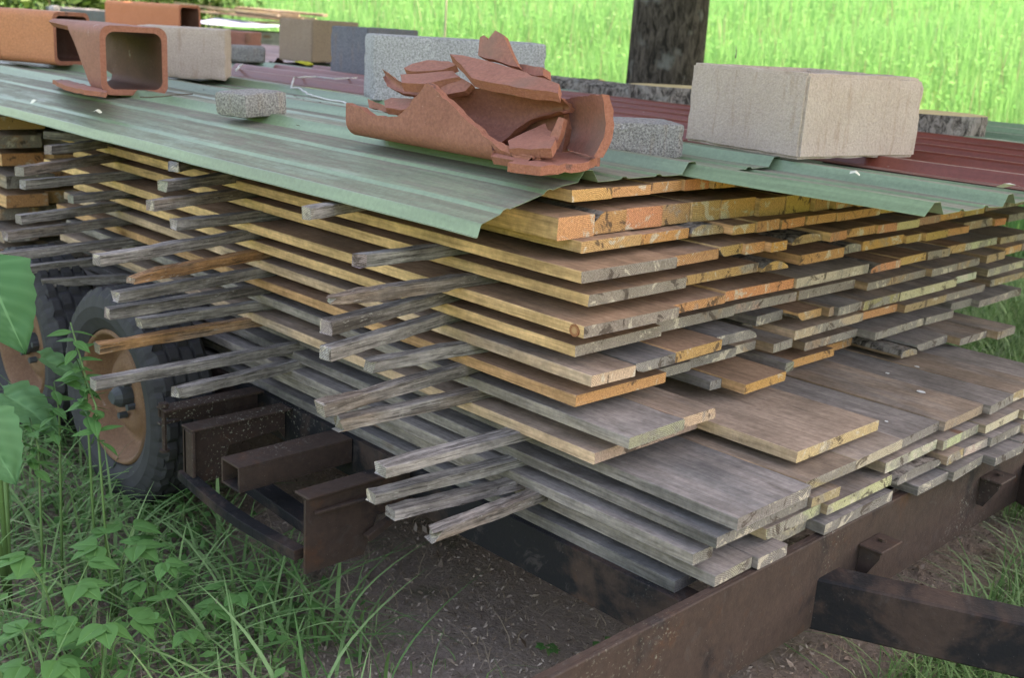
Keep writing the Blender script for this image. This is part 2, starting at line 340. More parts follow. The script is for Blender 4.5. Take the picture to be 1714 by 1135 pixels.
# ------------------------------------------------------------------ trailer
def build_trailer():
    T = empty('trailer', (-1.1, .9, .1), 'rusty steel flatbed trailer frame carrying the whole lumber stack', 'trailer')
    L = np.array(T.location)
    def part(name, mb, mat, parent=T, off=L, smooth=False, label=None):
        o = mb.build(name, mat, (0, 0, 0), smooth=smooth); o.parent = parent; o.matrix_parent_inverse = Matrix.Identity(4)
        o.location = tuple(-np.array(off)); 
        if label: o['label'] = label
        return o
    # front cross beam: C channel, web on the outer face
    fb = MB(); x = -1.065
    fb.box((x-.010, -.56, .354), (x, 2.0, .580)); fb.box((x-.026, -.56, .571), (x-.0105, 2.0, .579)); fb.box((x-.065, -.56, .355), (x-.011, 2.0, .363))
    part('front_beam', fb, M_RUST)
    rl = MB(); rl.box((-6.9, .004, .428), (-1.132, .012, .540), ch=.001); rl.box((-6.9, .013, .532), (-1.132, .07, .5395), ch=.001); rl.box((-6.9, .013, .429), (-1.132, .07, .436), ch=.001)
    part('side_rail', rl, M_RUSTB)
    rr = MB(); rr.box((-6.9, 1.96, .400), (-1.132, 2.0, .538)); part('side_rail', rr, M_RUSTB)
    for xx in (-1.9, -2.9, -3.9, -4.9, -5.9):
        c = MB(); c.box((xx-.03, .072, .43), (xx+.03, 1.958, .53)); part('cross_member', c, M_RUSTB)
    ax = MB(); ax.tube([(-3.098, -.15, .45), (-3.098, 2.1, .45)], .035, 10); part('axle', ax, M_RUSTB)
    ax = MB(); ax.tube([(-3.82, -.15, .44), (-3.82, 2.1, .44)], .035, 10); part('axle', ax, M_RUSTB)
    # drawbar arm (angled box section)
    a = Vector((-1.063, .478, .413)); d = Vector((.379, .176, 0)).normalized()
    tb = MB(); tb.bar(a-d*.07, a+d*1.7, .085, .128, ch=.005); tb.bar(Vector((-1.063, 1.62, .413)), Vector((-1.063, 1.62, .413))+Vector((.379, -.17, 0)).normalized()*1.7, .085, .128, ch=.008)
    part('drawbar', tb, M_RUSTB)
    for y0 in (.60, 1.26):
        bk = MB(); bk.box((-1.064, y0, .505), (-1.005, y0+.10, .512)); bk.prism([(-1.063, y0+.006, .504), (-1.063, y0+.006, .43), (-1.045, y0+.006, .43), (-1.012, y0+.006, .49), (-1.012, y0+.006, .504)], (0, .006, 0)); bk.tube([(-1.035, y0+.06, .512), (-1.035, y0+.06, .519)], .010, 6)
        part('stake_bracket', bk, M_RUST)
    # outriggers on the near side
    o1 = MB(); o1.prism([(-2.69, .0, .545), (-2.69, -.31, .545), (-2.69, -.31, .525), (-2.69, .0, .44)], (.008, 0, 0)); o1.box((-2.70, -.31, .546), (-2.645, .0, .553)); 
    o1.box((-2.70, -.31, .50), (-2.68, -.0, .506)); o1.tube([(-2.675, -.30, .56), (-2.675, -.30, .43)], .007, 6); o1.tube([(-2.675, -.30, .43), (-2.675, -.30, .424)], .014, 8); o1.tube([(-2.675, -.30, .556), (-2.675, -.30, .566)], .014, 8)
    part('outrigger', o1, M_RUST)
    o2 = MB(); o2.box((-2.56, -.31, .535), (-2.50, 0, .542)); o2.prism([(-2.545, 0, .534), (-2.545, -.31, .534), (-2.545, -.31, .37), (-2.545, -.20, .37), (-2.545, -.18, .46), (-2.545, -.02, .47), (-2.545, 0, .44)], (.008, 0, 0))
    o2.box((-2.553, -.31, .374), (-2.50, -.30, .534)); part('outrigger', o2, M_RUST)
    o3 = MB()
    for zz0, zz1 in ((.535, .541), (.473, .479)): o3.box((-2.30, -.34, zz0), (-2.215, 0, zz1), ch=.001)
    o3.box((-2.30, -.34, .479), (-2.293, 0, .535), ch=.001); o3.box((-2.222, -.34, .479), (-2.215, 0, .535), ch=.001); part('outrigger', o3, M_RUST)
    o4 = MB(); o4.prism([(-1.98, -.31, .535), (-1.98, -.31, .345), (-1.98, -.14, .345), (-1.98, -.10, .44), (-1.98, 0, .44), (-1.98, 0, .535)], (.008, 0, 0)); o4.box((-2.02, -.31, .536), (-1.962, 0, .543))
    o4.bar((-1.965, -.29, .50), (-1.93, -.06, .515), .012, .008); o4.bar((-1.95, -.15, .40), (-1.95, .0, .46), .02, .02); part('outrigger', o4, M_RUST)
    # curved steps / fender straps between outriggers
    s1 = MB(); pts = [(-2.56+.56*k/10, -.305-.012*math.sin(math.pi*k/10), .398-.012*k/10-.009*math.sin(math.pi*k/10)) for k in range(11)]
    for a, b in zip(pts, pts[1:]): s1.bar(a, b, .035, .026, ch=.001)
    part('step_rail', s1, M_RUSTB)
    s2 = MB(); s2.bar((-2.50, -.19, .40), (-1.99, -.19, .375), .06, .03); part('step_rail', s2, M_RUSTB)
    # wheels
    def wheel(cx, cz, seed):
        w = empty('wheel', (0, 0, 0), None, None); w.parent = T; w.location = tuple(np.array((cx, -.17, cz))-L); w.rotation_euler = (0, seed, 0)
        n = 120; prof = [(-.055, .205), (-.08, .215), (-.098, .25), (-.102, .285), (-.092, .318), (-.078, .333)]
        tread = [-.070, -.046, -.044, -.036, -.034, -.006, -.004, .004, .006, .034, .036, .044, .046, .070]
        for i, y in enumerate(tread): prof.append((y, .341 if i in (0, 1, 4, 5, 8, 9, 12, 13) else .328))
        prof += [(-y, r) for y, r in prof[:6][::-1]]
        V = []; 
        for k in range(n):
            th = 2*math.pi*k/n
            for j, (y, r) in enumerate(prof):
                off = 0
                if r > .336: 
                    sh = 1 if j in (10, 11, 14, 15) else 0
                    off = -.012 if (k+sh*2+(j//4)) % 4 == 0 else 0
                elif .31 < r < .337 and abs(y) > .075: off = -.006 if k % 3 == 0 else 0
                V.append(((r+off)*math.cos(th), y, (r+off)*math.sin(th)))
        m = len(prof); F = [(k*m+j, k*m+j+1, ((k+1) % n)*m+j+1, ((k+1) % n)*m+j) for k in range(n) for j in range(m-1)]
        link('tyre', mesh('tyre', V, F, M_RUBBER), (0, 0, 0), w)
        rp = [(-.075, .212), (-.085, .206), (-.078, .196), (-.05, .188), (-.035, .175), (-.01, .170), (0, .150), (-.03, .120), (-.045, .075), (-.03, .06), (-.03, .001)]
        n = 48; V = [(r*math.cos(2*math.pi*k/n), y, r*math.sin(2*math.pi*k/n)) for k in range(n) for y, r in rp]; m = len(rp)
        F = [(k*m+j, k*m+j+1, ((k+1) % n)*m+j+1, ((k+1) % n)*m+j) for k in range(n) for j in range(m-1)]
        rim = link('rim', mesh('rim', V, F, M_RIM, smooth=True), (0, 0, 0), w)
        hb = MB(); hb.tube([(0, -.03, 0), (0, -.065, 0), (0, -.085, 0)], [.036, .034, .02], 14)
        for k in range(5):
            a = 2*math.pi*k/5; hb.tube([(.062*math.cos(a), -.04, .062*math.sin(a)), (.062*math.cos(a), -.066, .062*math.sin(a))], .011, 6)
        hb.build('hub', M_HUB, parent=rim)
        return w
    wheel(-3.098, .45, .3); wheel(-3.82, .44, 1.1)
build_trailer()

# ------------------------------------------------------------------ lumber stack
ZB = dict(A=1.270, B=1.196, C=1.170, D=1.125, E=1.0715, F=1.018, G=.9645, H=.911, I=.8575, J=.804, K=.7505, L=.709, M=.667, N=.625, O=.583, P=.541)
TH = {k: .025 for k in ZB}; TH['B'] = .048
# pixel positions (left and right end) of the lower front edge of every board end, per layer, left to right; optional flags
ROWS = {
 'A': [(958, 339, 1018.7, 331), (1019, 331, 1087.5, 324.3), (1088, 324.3, 1137.7, 318.5), (1138, 319, 1190, 316), (1191, 316, 1245, 313), (1246, 313, 1300, 310), (1301, 310, 1350, 308), (1351, 308, 1400, 306), (1401, 306, 1450, 304)],
 'B': [(933, 403.7, 989.5, 394.4), (990, 394.4, 1045.5, 387, 'wl'), (1046, 387, 1100, 380), (1101, 378, 1155, 373), (1155.5, 373, 1202, 367.5), (1202.5, 367.5, 1254, 363), (1270, 362.8, 1311, 358), (1313, 358, 1355, 353), (1355.5, 353, 1393, 350.8), (1394, 350.5, 1432, 347), (1433, 347, 1475, 344), (1476, 344, 1520, 341), (1521, 341, 1570, 338)],
 'C': [(973.6, 425, 1063, 408.4), (1063.5, 407.2, 1160, 399), (1161, 399.5, 1205, 390, 'bk'), (1206, 396, 1265, 389.6), (1265.5, 389.6, 1303, 383), (1303.5, 383, 1350, 377.6), (1350.5, 377.6, 1396.6, 370.5), (1399, 370.5, 1465.7, 361.4), (1474, 360, 1501, 352), (1502, 352, 1560, 345), (1561, 345, 1620, 339), (1621, 338, 1680, 331)],
 'D': [(974.4, 475.6, 1126.7, 448), (1127, 447, 1200, 431.7), (1202, 433, 1240, 424.7, 'wb'), (1243, 425.5, 1282, 421), (1284, 422, 1320, 418), (1331, 413, 1371, 402, 'bk'), (1377, 408, 1412, 400), (1413, 399, 1451.6, 392.4), (1464, 390.3, 1493.7, 388.8), (1505, 386.7, 1532.5, 378.3), (1534, 378.3, 1570, 372), (1571, 370.5, 1610.8, 363.5), (1611, 363.5, 1647.5, 357.8), (1649, 354, 1666, 350), (1668, 349, 1730, 340)],
 'E': [(987.9, 515.2, 1136, 478.4), (1136.5, 478.4, 1266, 456), (1269, 454, 1324.6, 449, 'wt'), (1341, 445, 1405, 429.8), (1406, 428, 1440, 420, 'bk'), (1444.5, 422.7, 1504, 406), (1511, 410, 1534.6, 404), (1548.7, 404, 1587, 397), (1587.5, 397, 1616, 388), (1616.5, 388, 1652, 377.5), (1663, 378, 1684, 376), (1686, 372, 1740, 362)],
 'F': [(981, 568.6, 1119, 529.6), (1120, 527, 1214, 507.4), (1215.2, 508.4, 1323, 482), (1337, 485, 1446.6, 457), (1455, 457.6, 1497, 450, 'wl'), (1506.4, 446.7, 1546.6, 435.4), (1547, 439, 1584, 428), (1585, 427.6, 1613, 421), (1613.5, 421, 1664, 407), (1667, 411, 1725, 397)],
 'G': [(964, 600, 1093, 559), (1093.5, 563, 1222.5, 527), (1223, 527, 1330, 502), (1336.6, 503.5, 1429, 482), (1450, 486.5, 1549, 462.6), (1560, 465.4, 1635, 442.8), (1650, 441, 1681, 432.6), (1682, 428, 1708, 420), (1709, 420, 1760, 408)],
 'H': [(989.5, 649, 1057.4, 630.8), (1060, 628, 1132.7, 610, 'wb'), (1134, 610, 1200.5, 586), (1202, 584, 1263, 564, 'wr'), (1264, 546, 1310, 534), (1333, 541, 1372, 529, 'wb'), (1379, 532, 1397, 530), (1398, 530, 1439.6, 521), (1445, 519.7, 1496, 506), (1510, 505, 1591, 479.5), (1592, 477, 1635, 467), (1649, 462.6, 1720, 446)],
 'I': [(967.3, 683.8, 1099.4, 637), (1102, 636, 1151, 621), (1156, 620, 1226, 596), (1226.5, 595, 1264, 584), (1265, 600, 1325, 581), (1328, 569, 1444, 537), (1445, 537, 1496, 520.4), (1515, 524.6, 1581, 505), (1582.6, 505, 1646, 486.5), (1654.6, 479.5, 1725, 462)],
 'J': [(1053.7, 753.7, 1136, 717), (1137, 719, 1195.6, 699, 'wb'), (1190, 655, 1205, 649), (1244.6, 663.7, 1311, 637), (1312, 625, 1328, 622), (1341.5, 586.7, 1435, 565), (1466, 571, 1543, 544), (1546.6, 546.5, 1592.5, 531.7), (1593, 522, 1622, 512), (1633, 516, 1687, 500.6), (1688, 499, 1707, 493.6)],
 'K': [(996, 779.6, 1150, 716), (1340, 780.5, 1461, 720), (1331.5, 625, 1380.5, 592.7), (1381, 592.7, 1422.5, 577.5), (1505, 600, 1529, 595, 'bk'), (1536, 591.6, 1582, 572.6, 'wb'), (1611, 581, 1642.5, 562.7), (1657, 569, 1705, 560)],
 'L': [(1229.5, 888, 1347, 840.5), (1351, 828, 1425.6, 787), (1426, 790, 1506.5, 753.7), (1507.7, 751, 1570.7, 721), (1577.7, 723, 1645, 693), (1652, 697.7, 1690, 677), (1692, 674, 1740, 655)],
 'M': [(1199, 920, 1338, 853), (1362, 852, 1401, 829), (1482, 793, 1563, 752), (1576.5, 754, 1636, 724.6), (1639, 729, 1706.6, 701), (1708, 704, 1750, 684)],
 'N': [(1159.5, 948, 1190, 932), (1281, 905, 1366, 862), (1382, 863, 1492, 813), (1503.6, 815, 1567, 781.6, 'bk'), (1584, 781.6, 1609, 767), (1613.5, 767, 1650.5, 748), (1651.6, 752, 1706.6, 724.6), (1707, 728, 1750, 705)],
 'O': [(1191, 983, 1265.7, 953.7), (1268, 955, 1297, 937), (1286.7, 915, 1350, 887), (1374, 895, 1496.7, 839.5), (1537.4, 831, 1582, 803), (1596.6, 810, 1633.6, 777.4), (1668.5, 784, 1704, 758.4), (1706, 756, 1750, 733)],
 'P': [],
}
# tones: name, side, end, top, grey, egrey
OCH = ('yellow ochre', (.61, .395, .20), (.50, .285, .13), (.34, .215, .135), .12, .25)
ORG = ('orange pine', (.59, .34, .175), (.50, .265, .12), (.36, .225, .145), .12, .25)
PNK = ('pinkish tan', (.57, .40, .265), (.47, .33, .23), (.37, .275, .205), .28, .4)
GRY = ('weathered grey', (.285, .245, .20), (.30, .26, .21), (.25, .225, .20), .68, .65)
DRK = ('dark grey', (.13, .125, .115), (.11, .105, .10), (.17, .163, .155), .62, .85)
PAL = ('pale yellowish', (.39, .30, .20), (.47, .40, .28), (.30, .245, .20), .45, .4)
BRN = ('brown', (.33, .22, .135), (.36, .25, .16), (.29, .22, .165), .40, .5)
TONES = {
 'A': [OCH, OCH, ORG, ORG, OCH, OCH, OCH, OCH, OCH], 'B': [OCH, ORG, ORG, ORG, OCH, OCH, OCH, OCH, OCH, OCH, OCH, OCH, OCH],
 'C': [OCH, ORG, BRN, ORG, OCH, OCH, OCH, OCH, OCH, OCH, OCH, OCH], 'D': [(OCH[0],)+OCH[1:5]+(.85,), ORG, OCH, ORG, ORG, BRN, OCH, OCH, OCH, PAL, BRN, OCH, OCH, BRN, BRN],
 'E': [(OCH[0],)+OCH[1:5]+(.9,), ORG, OCH, ORG, BRN, ORG, OCH, OCH, ORG, BRN, ORG, BRN], 'F': [(OCH[0],)+OCH[1:5]+(.75,), ORG, ORG, PAL, OCH, OCH, BRN, OCH, PAL, BRN],
 'G': [(OCH[0],)+OCH[1:5]+(.95,), (BRN[0],)+BRN[1:5]+(.7,), (PNK[0],)+PNK[1:5]+(.6,), BRN, BRN, BRN, BRN, OCH, BRN],
 'H': [PNK, DRK, ORG, DRK, DRK, ORG, BRN, GRY, BRN, PAL, PAL, PAL], 'I': [ORG, GRY, DRK, PNK, BRN, PNK, ORG, BRN, BRN, BRN],
 'J': [GRY, PNK, DRK, ORG, GRY, BRN, GRY, GRY, GRY, GRY, GRY], 'K': [PNK, PNK, ORG, ORG, BRN, GRY, BRN, BRN],
 'L': [DRK, BRN, PAL, GRY, BRN, GRY, BRN], 'M': [DRK, BRN, PAL, PAL, PAL, PAL], 'N': [GRY, PAL, PAL, DRK, BRN, PAL, GRY, PAL],
 'O': [GRY, DRK, PAL, DRK, DRK, GRY, DRK, GRY], 'P': [DRK]*9}
SIDE0 = {'A': OCH, 'B': OCH, 'C': OCH, 'D': OCH, 'E': OCH, 'F': OCH, 'G': OCH}
rb = random.Random(11)
def board_mesh(name, L, w, th, flag, seed, wig=.0032):
    """board along local -X from 0 to -L; y 0..w; z 0..th"""
    c = min(.0016, th*.1)
    if flag == 'wt': pts = [(0, 0), (w, 0), (w*.97, th*.25), (w*.82, th*.65), (w*.6, th*.92), (w*.4, th*.97), (w*.2, th*.75), (w*.05, th*.35)]; bark = {2, 3, 4, 5, 6}
    elif flag == 'wb': pts = [(w*.22, 0), (w-c, 0), (w, c), (w, th-c), (w-c, th), (c, th), (0, th*.7), (w*.06, th*.3)]; bark = {6, 7}
    elif flag == 'wl': pts = [(c, 0), (w-c, 0), (w, c), (w, th-c), (w-c, th), (w*.34, th), (w*.18, th*.88), (w*.03, th*.5)]; bark = {5, 6, 7}
    elif flag == 'wr': pts = [(c, 0), (w-c, 0), (w, c), (w*.95, th*.5), (w*.78, th), (w*.5, th), (c, th), (0, th-c)]; bark = {2, 3}
    elif flag == 'bk': pts = [(c, 0), (w-c, 0), (w, th*.3), (w*.92, th*.7), (w*.66, th*.95), (w*.3, th*.98), (w*.06, th*.75), (0, th*.3)]; bark = {1, 2, 3, 4, 5, 6}
    else: pts = [(c, 0), (w-c, 0), (w, c), (w, th-c), (w-c, th), (c, th), (0, th-c), (0, c)]; bark = set()
    n = len(pts); r = random.Random(seed)
    xs = [0]+[-L*((k/11)**1.3) for k in range(1, 12)]
    skew = r.uniform(-.006, .006); bow = r.uniform(-.0022, .0022)
    V = []
    for k, x in enumerate(xs):
        for j, (y, z) in enumerate(pts):
            q = Vector((x*3, j*.35, seed*.37)); q2 = Vector((x*22, j*1.1, seed*.7))
            a = mnoise.noise(q)*wig+mnoise.noise(q2)*wig*.35
            b2 = mnoise.noise(q+Vector((9, 5, 1)))*wig*.6
            if bark and (j in bark): a *= 2.5; b2 *= 2
            dx = (skew*(y/w-.5)+r.uniform(-.0012, .0012)) if k == 0 else 0
            V.append((x+dx, y+a, max(z+b2*.5, 0)+bow*math.sin(3*x)))
    F = []; mi = []
    for k in range(len(xs)-1):
        for j in range(n):
            F.append((k*n+j, (k+1)*n+j, (k+1)*n+(j+1) % n, k*n+(j+1) % n))
            y0, z0 = pts[j]; y1, z1 = pts[(j+1) % n]
            if j in bark and bark: mi.append(3)
            elif abs(y1-y0) > abs(z1-z0): mi.append(2 if (z0+z1) > th*.8 else 2)
            else: mi.append(0)
    F.append(tuple(range(n))); mi.append(1); F.append(tuple((len(xs)-1)*n+j for j in range(n))[::-1]); mi.append(1)
    return mesh(name, V, F, [M_SIDE, M_END, M_TOP, M_GBARK], mi)
def paint(o, tone, r):
    j = lambda c: [max(0, min(1, x*r.uniform(.86, 1.12))) for x in c]
    f = r.uniform(.82, 1.1)
    o['side'] = [x*f for x in tone[1]]; o['end'] = [x*r.uniform(.85, 1.1) for x in tone[2]]; f2 = r.uniform(.8, 1.12); o['top'] = [x*f2 for x in tone[3]]
    o['grey'] = float(tone[4]+r.uniform(-.12, .12)); o['egrey'] = float(tone[5]+r.uniform(-.15, .15))
def place_board(x, y0, w, zb, th, L, tone, label, flag=None, sag=0.0):
    seed = rb.randint(0, 9999)
    me = board_mesh('board', L, w, th, flag, seed)
    for p in me.vertices: p.co.y -= w/2
    o = link('board', me, (x, y0+w/2, zb)); paint(o, tone, rb)
    return tag(o, label, 'board', 'sawn boards stacked on the trailer')
LAY = list('ABCDEFGHIJKLMNOP'); FIRST = {}
def build_stack():
    for li, ly in enumerate(LAY):
        z = ZB[ly]; th = TH[ly]; rows = []
        for i, q in enumerate(ROWS[ly]):
            a = on(q[0], q[1], 2, z); b = on(q[2], q[3], 2, z)
            rows.append([float((a[0]+b[0])/2) if i else float(a[0]*.75+b[0]*.25), float(a[1]), float(b[1]), q[4] if len(q) > 4 else None, TONES[ly][i], True])
        if ly == 'P':
            y = .02
            while y < 1.7:
                w = rb.uniform(.11, .2); rows.append([-1.14-rb.uniform(0, .03), y, y+w, None, DRK, True]); y += w+.004
        rows.sort(key=lambda r: r[1])
        out = []; prev = None
        for r in rows:
            if prev is not None and r[1] < prev+.003: r[1] = prev+.003
            if r[2] < r[1]+.035: r[2] = r[1]+.035
            if prev is not None and r[1]-prev > .045:      # a board set further back shows in the gap
                out.append([min(-1.45, r[0]-rb.uniform(.12, .25)), prev+.0015, r[1]-.0015, None, rb.choice([BRN, GRY]), False])
            elif prev is not None and r[1]-prev > .004: out[-1][2] = r[1]-.003
            out.append(r); prev = r[2]
        y = prev; lim = 1.72
        while y < lim-.06:
            w = min(rb.uniform(.10, .17), lim-y); out.append([float(np.mean([q[0] for q in out[-3:]]))+rb.uniform(-.06, .06), y+.002, y+w, None, rb.choice([BRN, GRY, PAL] if li > 4 else [OCH, BRN]), True]); y += w
        for i, r in enumerate(out):
            back = -4.02+rb.uniform(-.12, .10)
            if i == 0: back = {'A': -4.05, 'B': -3.75, 'C': -4.06, 'D': -3.98, 'E': -3.94, 'F': -4.1, 'G': -3.9, 'H': -4.0}.get(ly, back)
            tone = r[4]
            lay = SENT[li] if li < 8 else SENT[15-li]
            frm = 'from top' if li < 8 else 'from bottom'
            pos = 'leftmost' if i == 0 else SENT[i]+' from left'
            lab = f"{tone[0]} board, {pos}, {lay} layer {frm} of the front stack"
            o = place_board(r[0], r[1], r[2]-r[1], z+(0 if i == 0 else rb.uniform(-.0015, .002)), th+(0 if i == 0 else rb.uniform(-.0025, .0015)), r[0]-back, tone, lab, r[3])
            if i == 0: FIRST[ly] = (o, r[0], r[1], r[2])
build_stack()
def knot():
    o, x, y0, y1 = FIRST['F']; w = y1-y0
    m, t, b = newmat('knot', .7, .3); v = nd(t, 'ShaderNodeTexCoord'); l = nd(t, 'ShaderNodeVectorMath', operation='LENGTH'); t.links.new(v.outputs['Object'], l.inputs[0])
    n1 = noise(t, coords(t), 60, 4, .7); r = math_(t, 'SINE', math_(t, 'MULTIPLY', math_(t, 'ADD', l.outputs['Value'], math_(t, 'MULTIPLY', n1, .006)), 1900.))
    c = mix(t, step(t, r, -1, 1), (.16, .05, .02), (.38, .17, .08)); c = mix(t, step(t, l.outputs['Value'], .004, .010, .8, 0), c, (.45, .27, .13)); t.links.new(c, b.inputs['Base Color']); bump(t, b, n1, .6, .002)
    mb_ = MB(); mb_.tube([(0, -.0012, 0), (0, .012, 0)], [.0135, .0135], 20)
    k = mb_.build('knot', m, local=False); k.parent = o; k.location = (-.026, -w/2, .0115); k['label'] = 'round reddish knot in the board edge'
knot()

# second stack further along the trailer (its ends show at the left edge)
def build_rear():
    z = .545; k = 0
    spec = [(.03, BRN), (.03, GRY), (.045, BRN), (.045, BRN), (.05, ORG), (.05, ORG), (.05, ORG), (.05, BRN), (.05, ORG), (.045, BRN)]
    for li, (th, tone) in enumerate(spec):
        y = -.04+rb.uniform(-.03, .04); i = 0
        while y < .75:
            w = rb.uniform(.13, .2) if th > .035 else rb.uniform(.15, .24)
            x = -4.55+rb.uniform(-.09, .09)
            seed = rb.randint(0, 9999); me = board_mesh('beam', 1.7, w, th, None, seed)
            for p in me.vertices: p.co.y -= w/2
            o = link('beam', me, (x, y+w/2, z)); t = tone if rb.random() < .75 else BRN; paint(o, t, rb)
            tag(o, f"{t[0]} beam, {SENT[i]} from left, {SENT[li]} layer up in the rear stack", 'beam', 'thick beams in the rear stack')
            y += w+.006; i += 1
        z += th+.027
    for q in range(9):
        pass
build_rear()

# ------------------------------------------------------------------ stickers (spacer sticks poking out of the stack)
GAPS = [(ZB[a]-.0135, a) for a in LAY[:15]]
GAPS = [(ZB[a]-.0135 if ZB[a]-(ZB[b]+TH[b]) > .02 else (ZB[a]+ZB[b]+TH[b])/2, a) for a, b in zip(LAY, LAY[1:])]
STICKS = {
 'front': [(512, 358, 640, 345, 'grey rough-ended'), (595, 437, 740, 420, 'dark grey stick with a split forked tip,'), (548, 503, 780, 465, 'brown splintered'), (545, 548, 742, 505, 'thick dark grey'), (545, 592, 740, 548, 'square pale grey'), (615, 612, 775, 580, 'grey lichen-spotted'), (535, 685, 770, 628, 'long brown-grey'), (562, 710, 785, 657, 'grey stick with an orange split,')],
 'low': [(637, 787, 860, 731, 'broad pale grey'), (620, 832, 840, 770, 'greenish grey'), (652, 860, 850, 803, 'stepped grey'), (720, 895, 890, 845, 'grey stick with a snapped orange tip,')],
 'middle': [(291, 279, 360, 271, 'dark'), (272, 311, 395, 300, 'dark weathered'), (252, 344, 400, 333, 'brown-grey'), (290, 376, 425, 369, 'pale cracked'), (163, 436, 420, 402, 'long dark grey'), (218, 466, 430, 434, 'orange-brown stick with a whittled grey tip,'), (193, 497, 430, 467, 'green-tipped grey'), (180, 525, 425, 492, 'dark notched'), (232, 541, 420, 513, 'short plain grey'), (162, 583, 418, 546, 'grey stick turning orange at its root,'), (155, 643, 470, 592, 'very long grey'), (296, 657, 480, 624, 'half-split grey')],
 'rear': [(77, 225, 150, 230, 'pale-ended dark'), (80, 251, 180, 249, 'knobbly dark'), (32, 287, 185, 276, 'light brown'), (38, 309, 200, 299, 'blue-grey'), (119, 333, 210, 328, 'short grey'), (31, 367, 195, 356, 'cracked grey'), (8, 395, 195, 381, 'brown and grey'), (2, 430, 215, 404, 'long pale grey'), (-30, 459, 175, 433, 'thin dark'), (70, 474, 200, 460, 'half-hidden grey'), (70, 503, 165, 488, 'grey-brown'), (50, 532, 130, 521, 'lowest plain')],
}
def stick_mesh(L, w, h, seed, kind):
    """along +X from the root (0) to the tip (L)"""
    r = random.Random(seed); n = 8; N = 22; c = .0015
    pts = [(-w/2+c, 0), (w/2-c, 0), (w/2, c), (w/2, h-c), (w/2-c, h), (-w/2+c, h), (-w/2, h-c), (-w/2, c)]
    V = []
    for k in range(N):
        s = k/(N-1); x = s*L
        tipf = max(0, (s-.86)/.14)
        for j, (y, z) in enumerate(pts):
            wob = .0036 if kind else .0020
            a = mnoise.noise(Vector((x*9, j*.4, seed)))*wob+mnoise.noise(Vector((x*45, j*1.3, seed)))*.0020
            b = mnoise.noise(Vector((x*9, j*.4, seed+50)))*wob+mnoise.noise(Vector((x*45, j*1.3, seed+9)))*.0020
            yy, zz = y, z
            if kind == 'splinter': zz = h/2+(z-h/2)*(1-.55*tipf)+(.004*mnoise.noise(Vector((x*30, j, seed)))); yy = y*(1-.35*tipf)
            if kind == 'whittle' : zz = z*(1-.45*tipf)
            xx = x+(r.uniform(-.004, .003) if k == N-1 else 0)
            if kind in ('snap', 'splinter') and k == N-1: xx += r.uniform(-.02, .012)
            if kind == 'fork' and k >= N-2 and 2 <= j <= 6 and j not in (5, 6): xx -= .018*(1 if k == N-1 else .3)
            if kind == 'rough' and k == N-1: xx += r.uniform(-.012, .006)
            V.append((xx, yy+a, zz+b))
    F = [(k*n+j, k*n+(j+1) % n, (k+1)*n+(j+1) % n, (k+1)*n+j) for k in range(N-1) for j in range(n)]
    mi = [2 if (q % n) in (4, 0) else 0 for q in range(len(F))]
    F.append(tuple((N-1)*n+j for j in range(n))); mi.append(1); F.append(tuple(range(n))[::-1]); mi.append(1)
    return mesh('stick', V, F, [M_STICK, M_END, M_STICK], mi)
STK = ('grey', (.205, .178, .15), (.42, .40, .365), (.30, .275, .25), .70, .62)
STKB = ('brown', (.20, .155, .12), (.30, .25, .20), (.21, .18, .155), .45, .5)
STKO = ('orange', (.36, .19, .09), (.36, .25, .16), (.26, .17, .11), .35, .5)
STKD = ('dark', (.12, .105, .09), (.25, .23, .21), (.14, .125, .11), .6, .5)
def build_sticks():
    for row, lst in STICKS.items():
        for i, (tu, tv, ru, rv, look) in enumerate(lst):
            root = on(ru, rv, 1, .0)
            zc, ly = min(GAPS, key=lambda g: abs(g[0]-root[2]))
            if row in ('middle', 'rear') or row == 'front' or row == 'low': zc = zc if abs(zc-root[2]) < .035 else root[2]
            root = on(ru, rv, 1, .0); tip = on(tu, tv, 2, zc)
            p0 = Vector((root[0], 0, zc)); p1 = Vector((float(tip[0]), float(tip[1]), zc))
            d = p1-p0; d.z = 0; L = d.length
            inner = .22                                           # goes on between the boards
            kind = 'fork' if 'forked' in look else 'splinter' if 'splintered' in look else 'whittle' if 'whittled' in look else 'snap' if 'snapped' in look else 'rough' if ('rough' in look or 'split' in look or 'lichen' in look or 'long brown' in look) else None
            w = .042 if 'broad' in look else .036 if 'thick' in look or row == 'low' else .031
            h = .0280
            if row == 'low': h = .0235
            me = stick_mesh(L+inner, w, h, 100+i*7+len(row), kind)
            start = p0-d.normalized()*inner
            o = link('sticker', me, (start.x, start.y, zc-h/2), None, (0, 0, math.atan2(d.y, d.x)))
            tone = STKO if 'orange-brown' in look or 'turning orange' in look else STKB if 'brown' in look or 'orange' in look else STKD if 'dark' in look else STK
            paint(o, tone, rb)
            name = {'front': 'front column of sticks', 'low': 'lowest group at the front corner', 'middle': 'middle column by the near wheel', 'rear': 'far left column'}[row]
            look = look.rstrip(',')
            if 'stick' not in look: look += ' stick'
            tag(o, f"{look}, {SENT[i]} down, {name}", 'stick', 'spacer sticks poking out of the stack')
build_sticks()

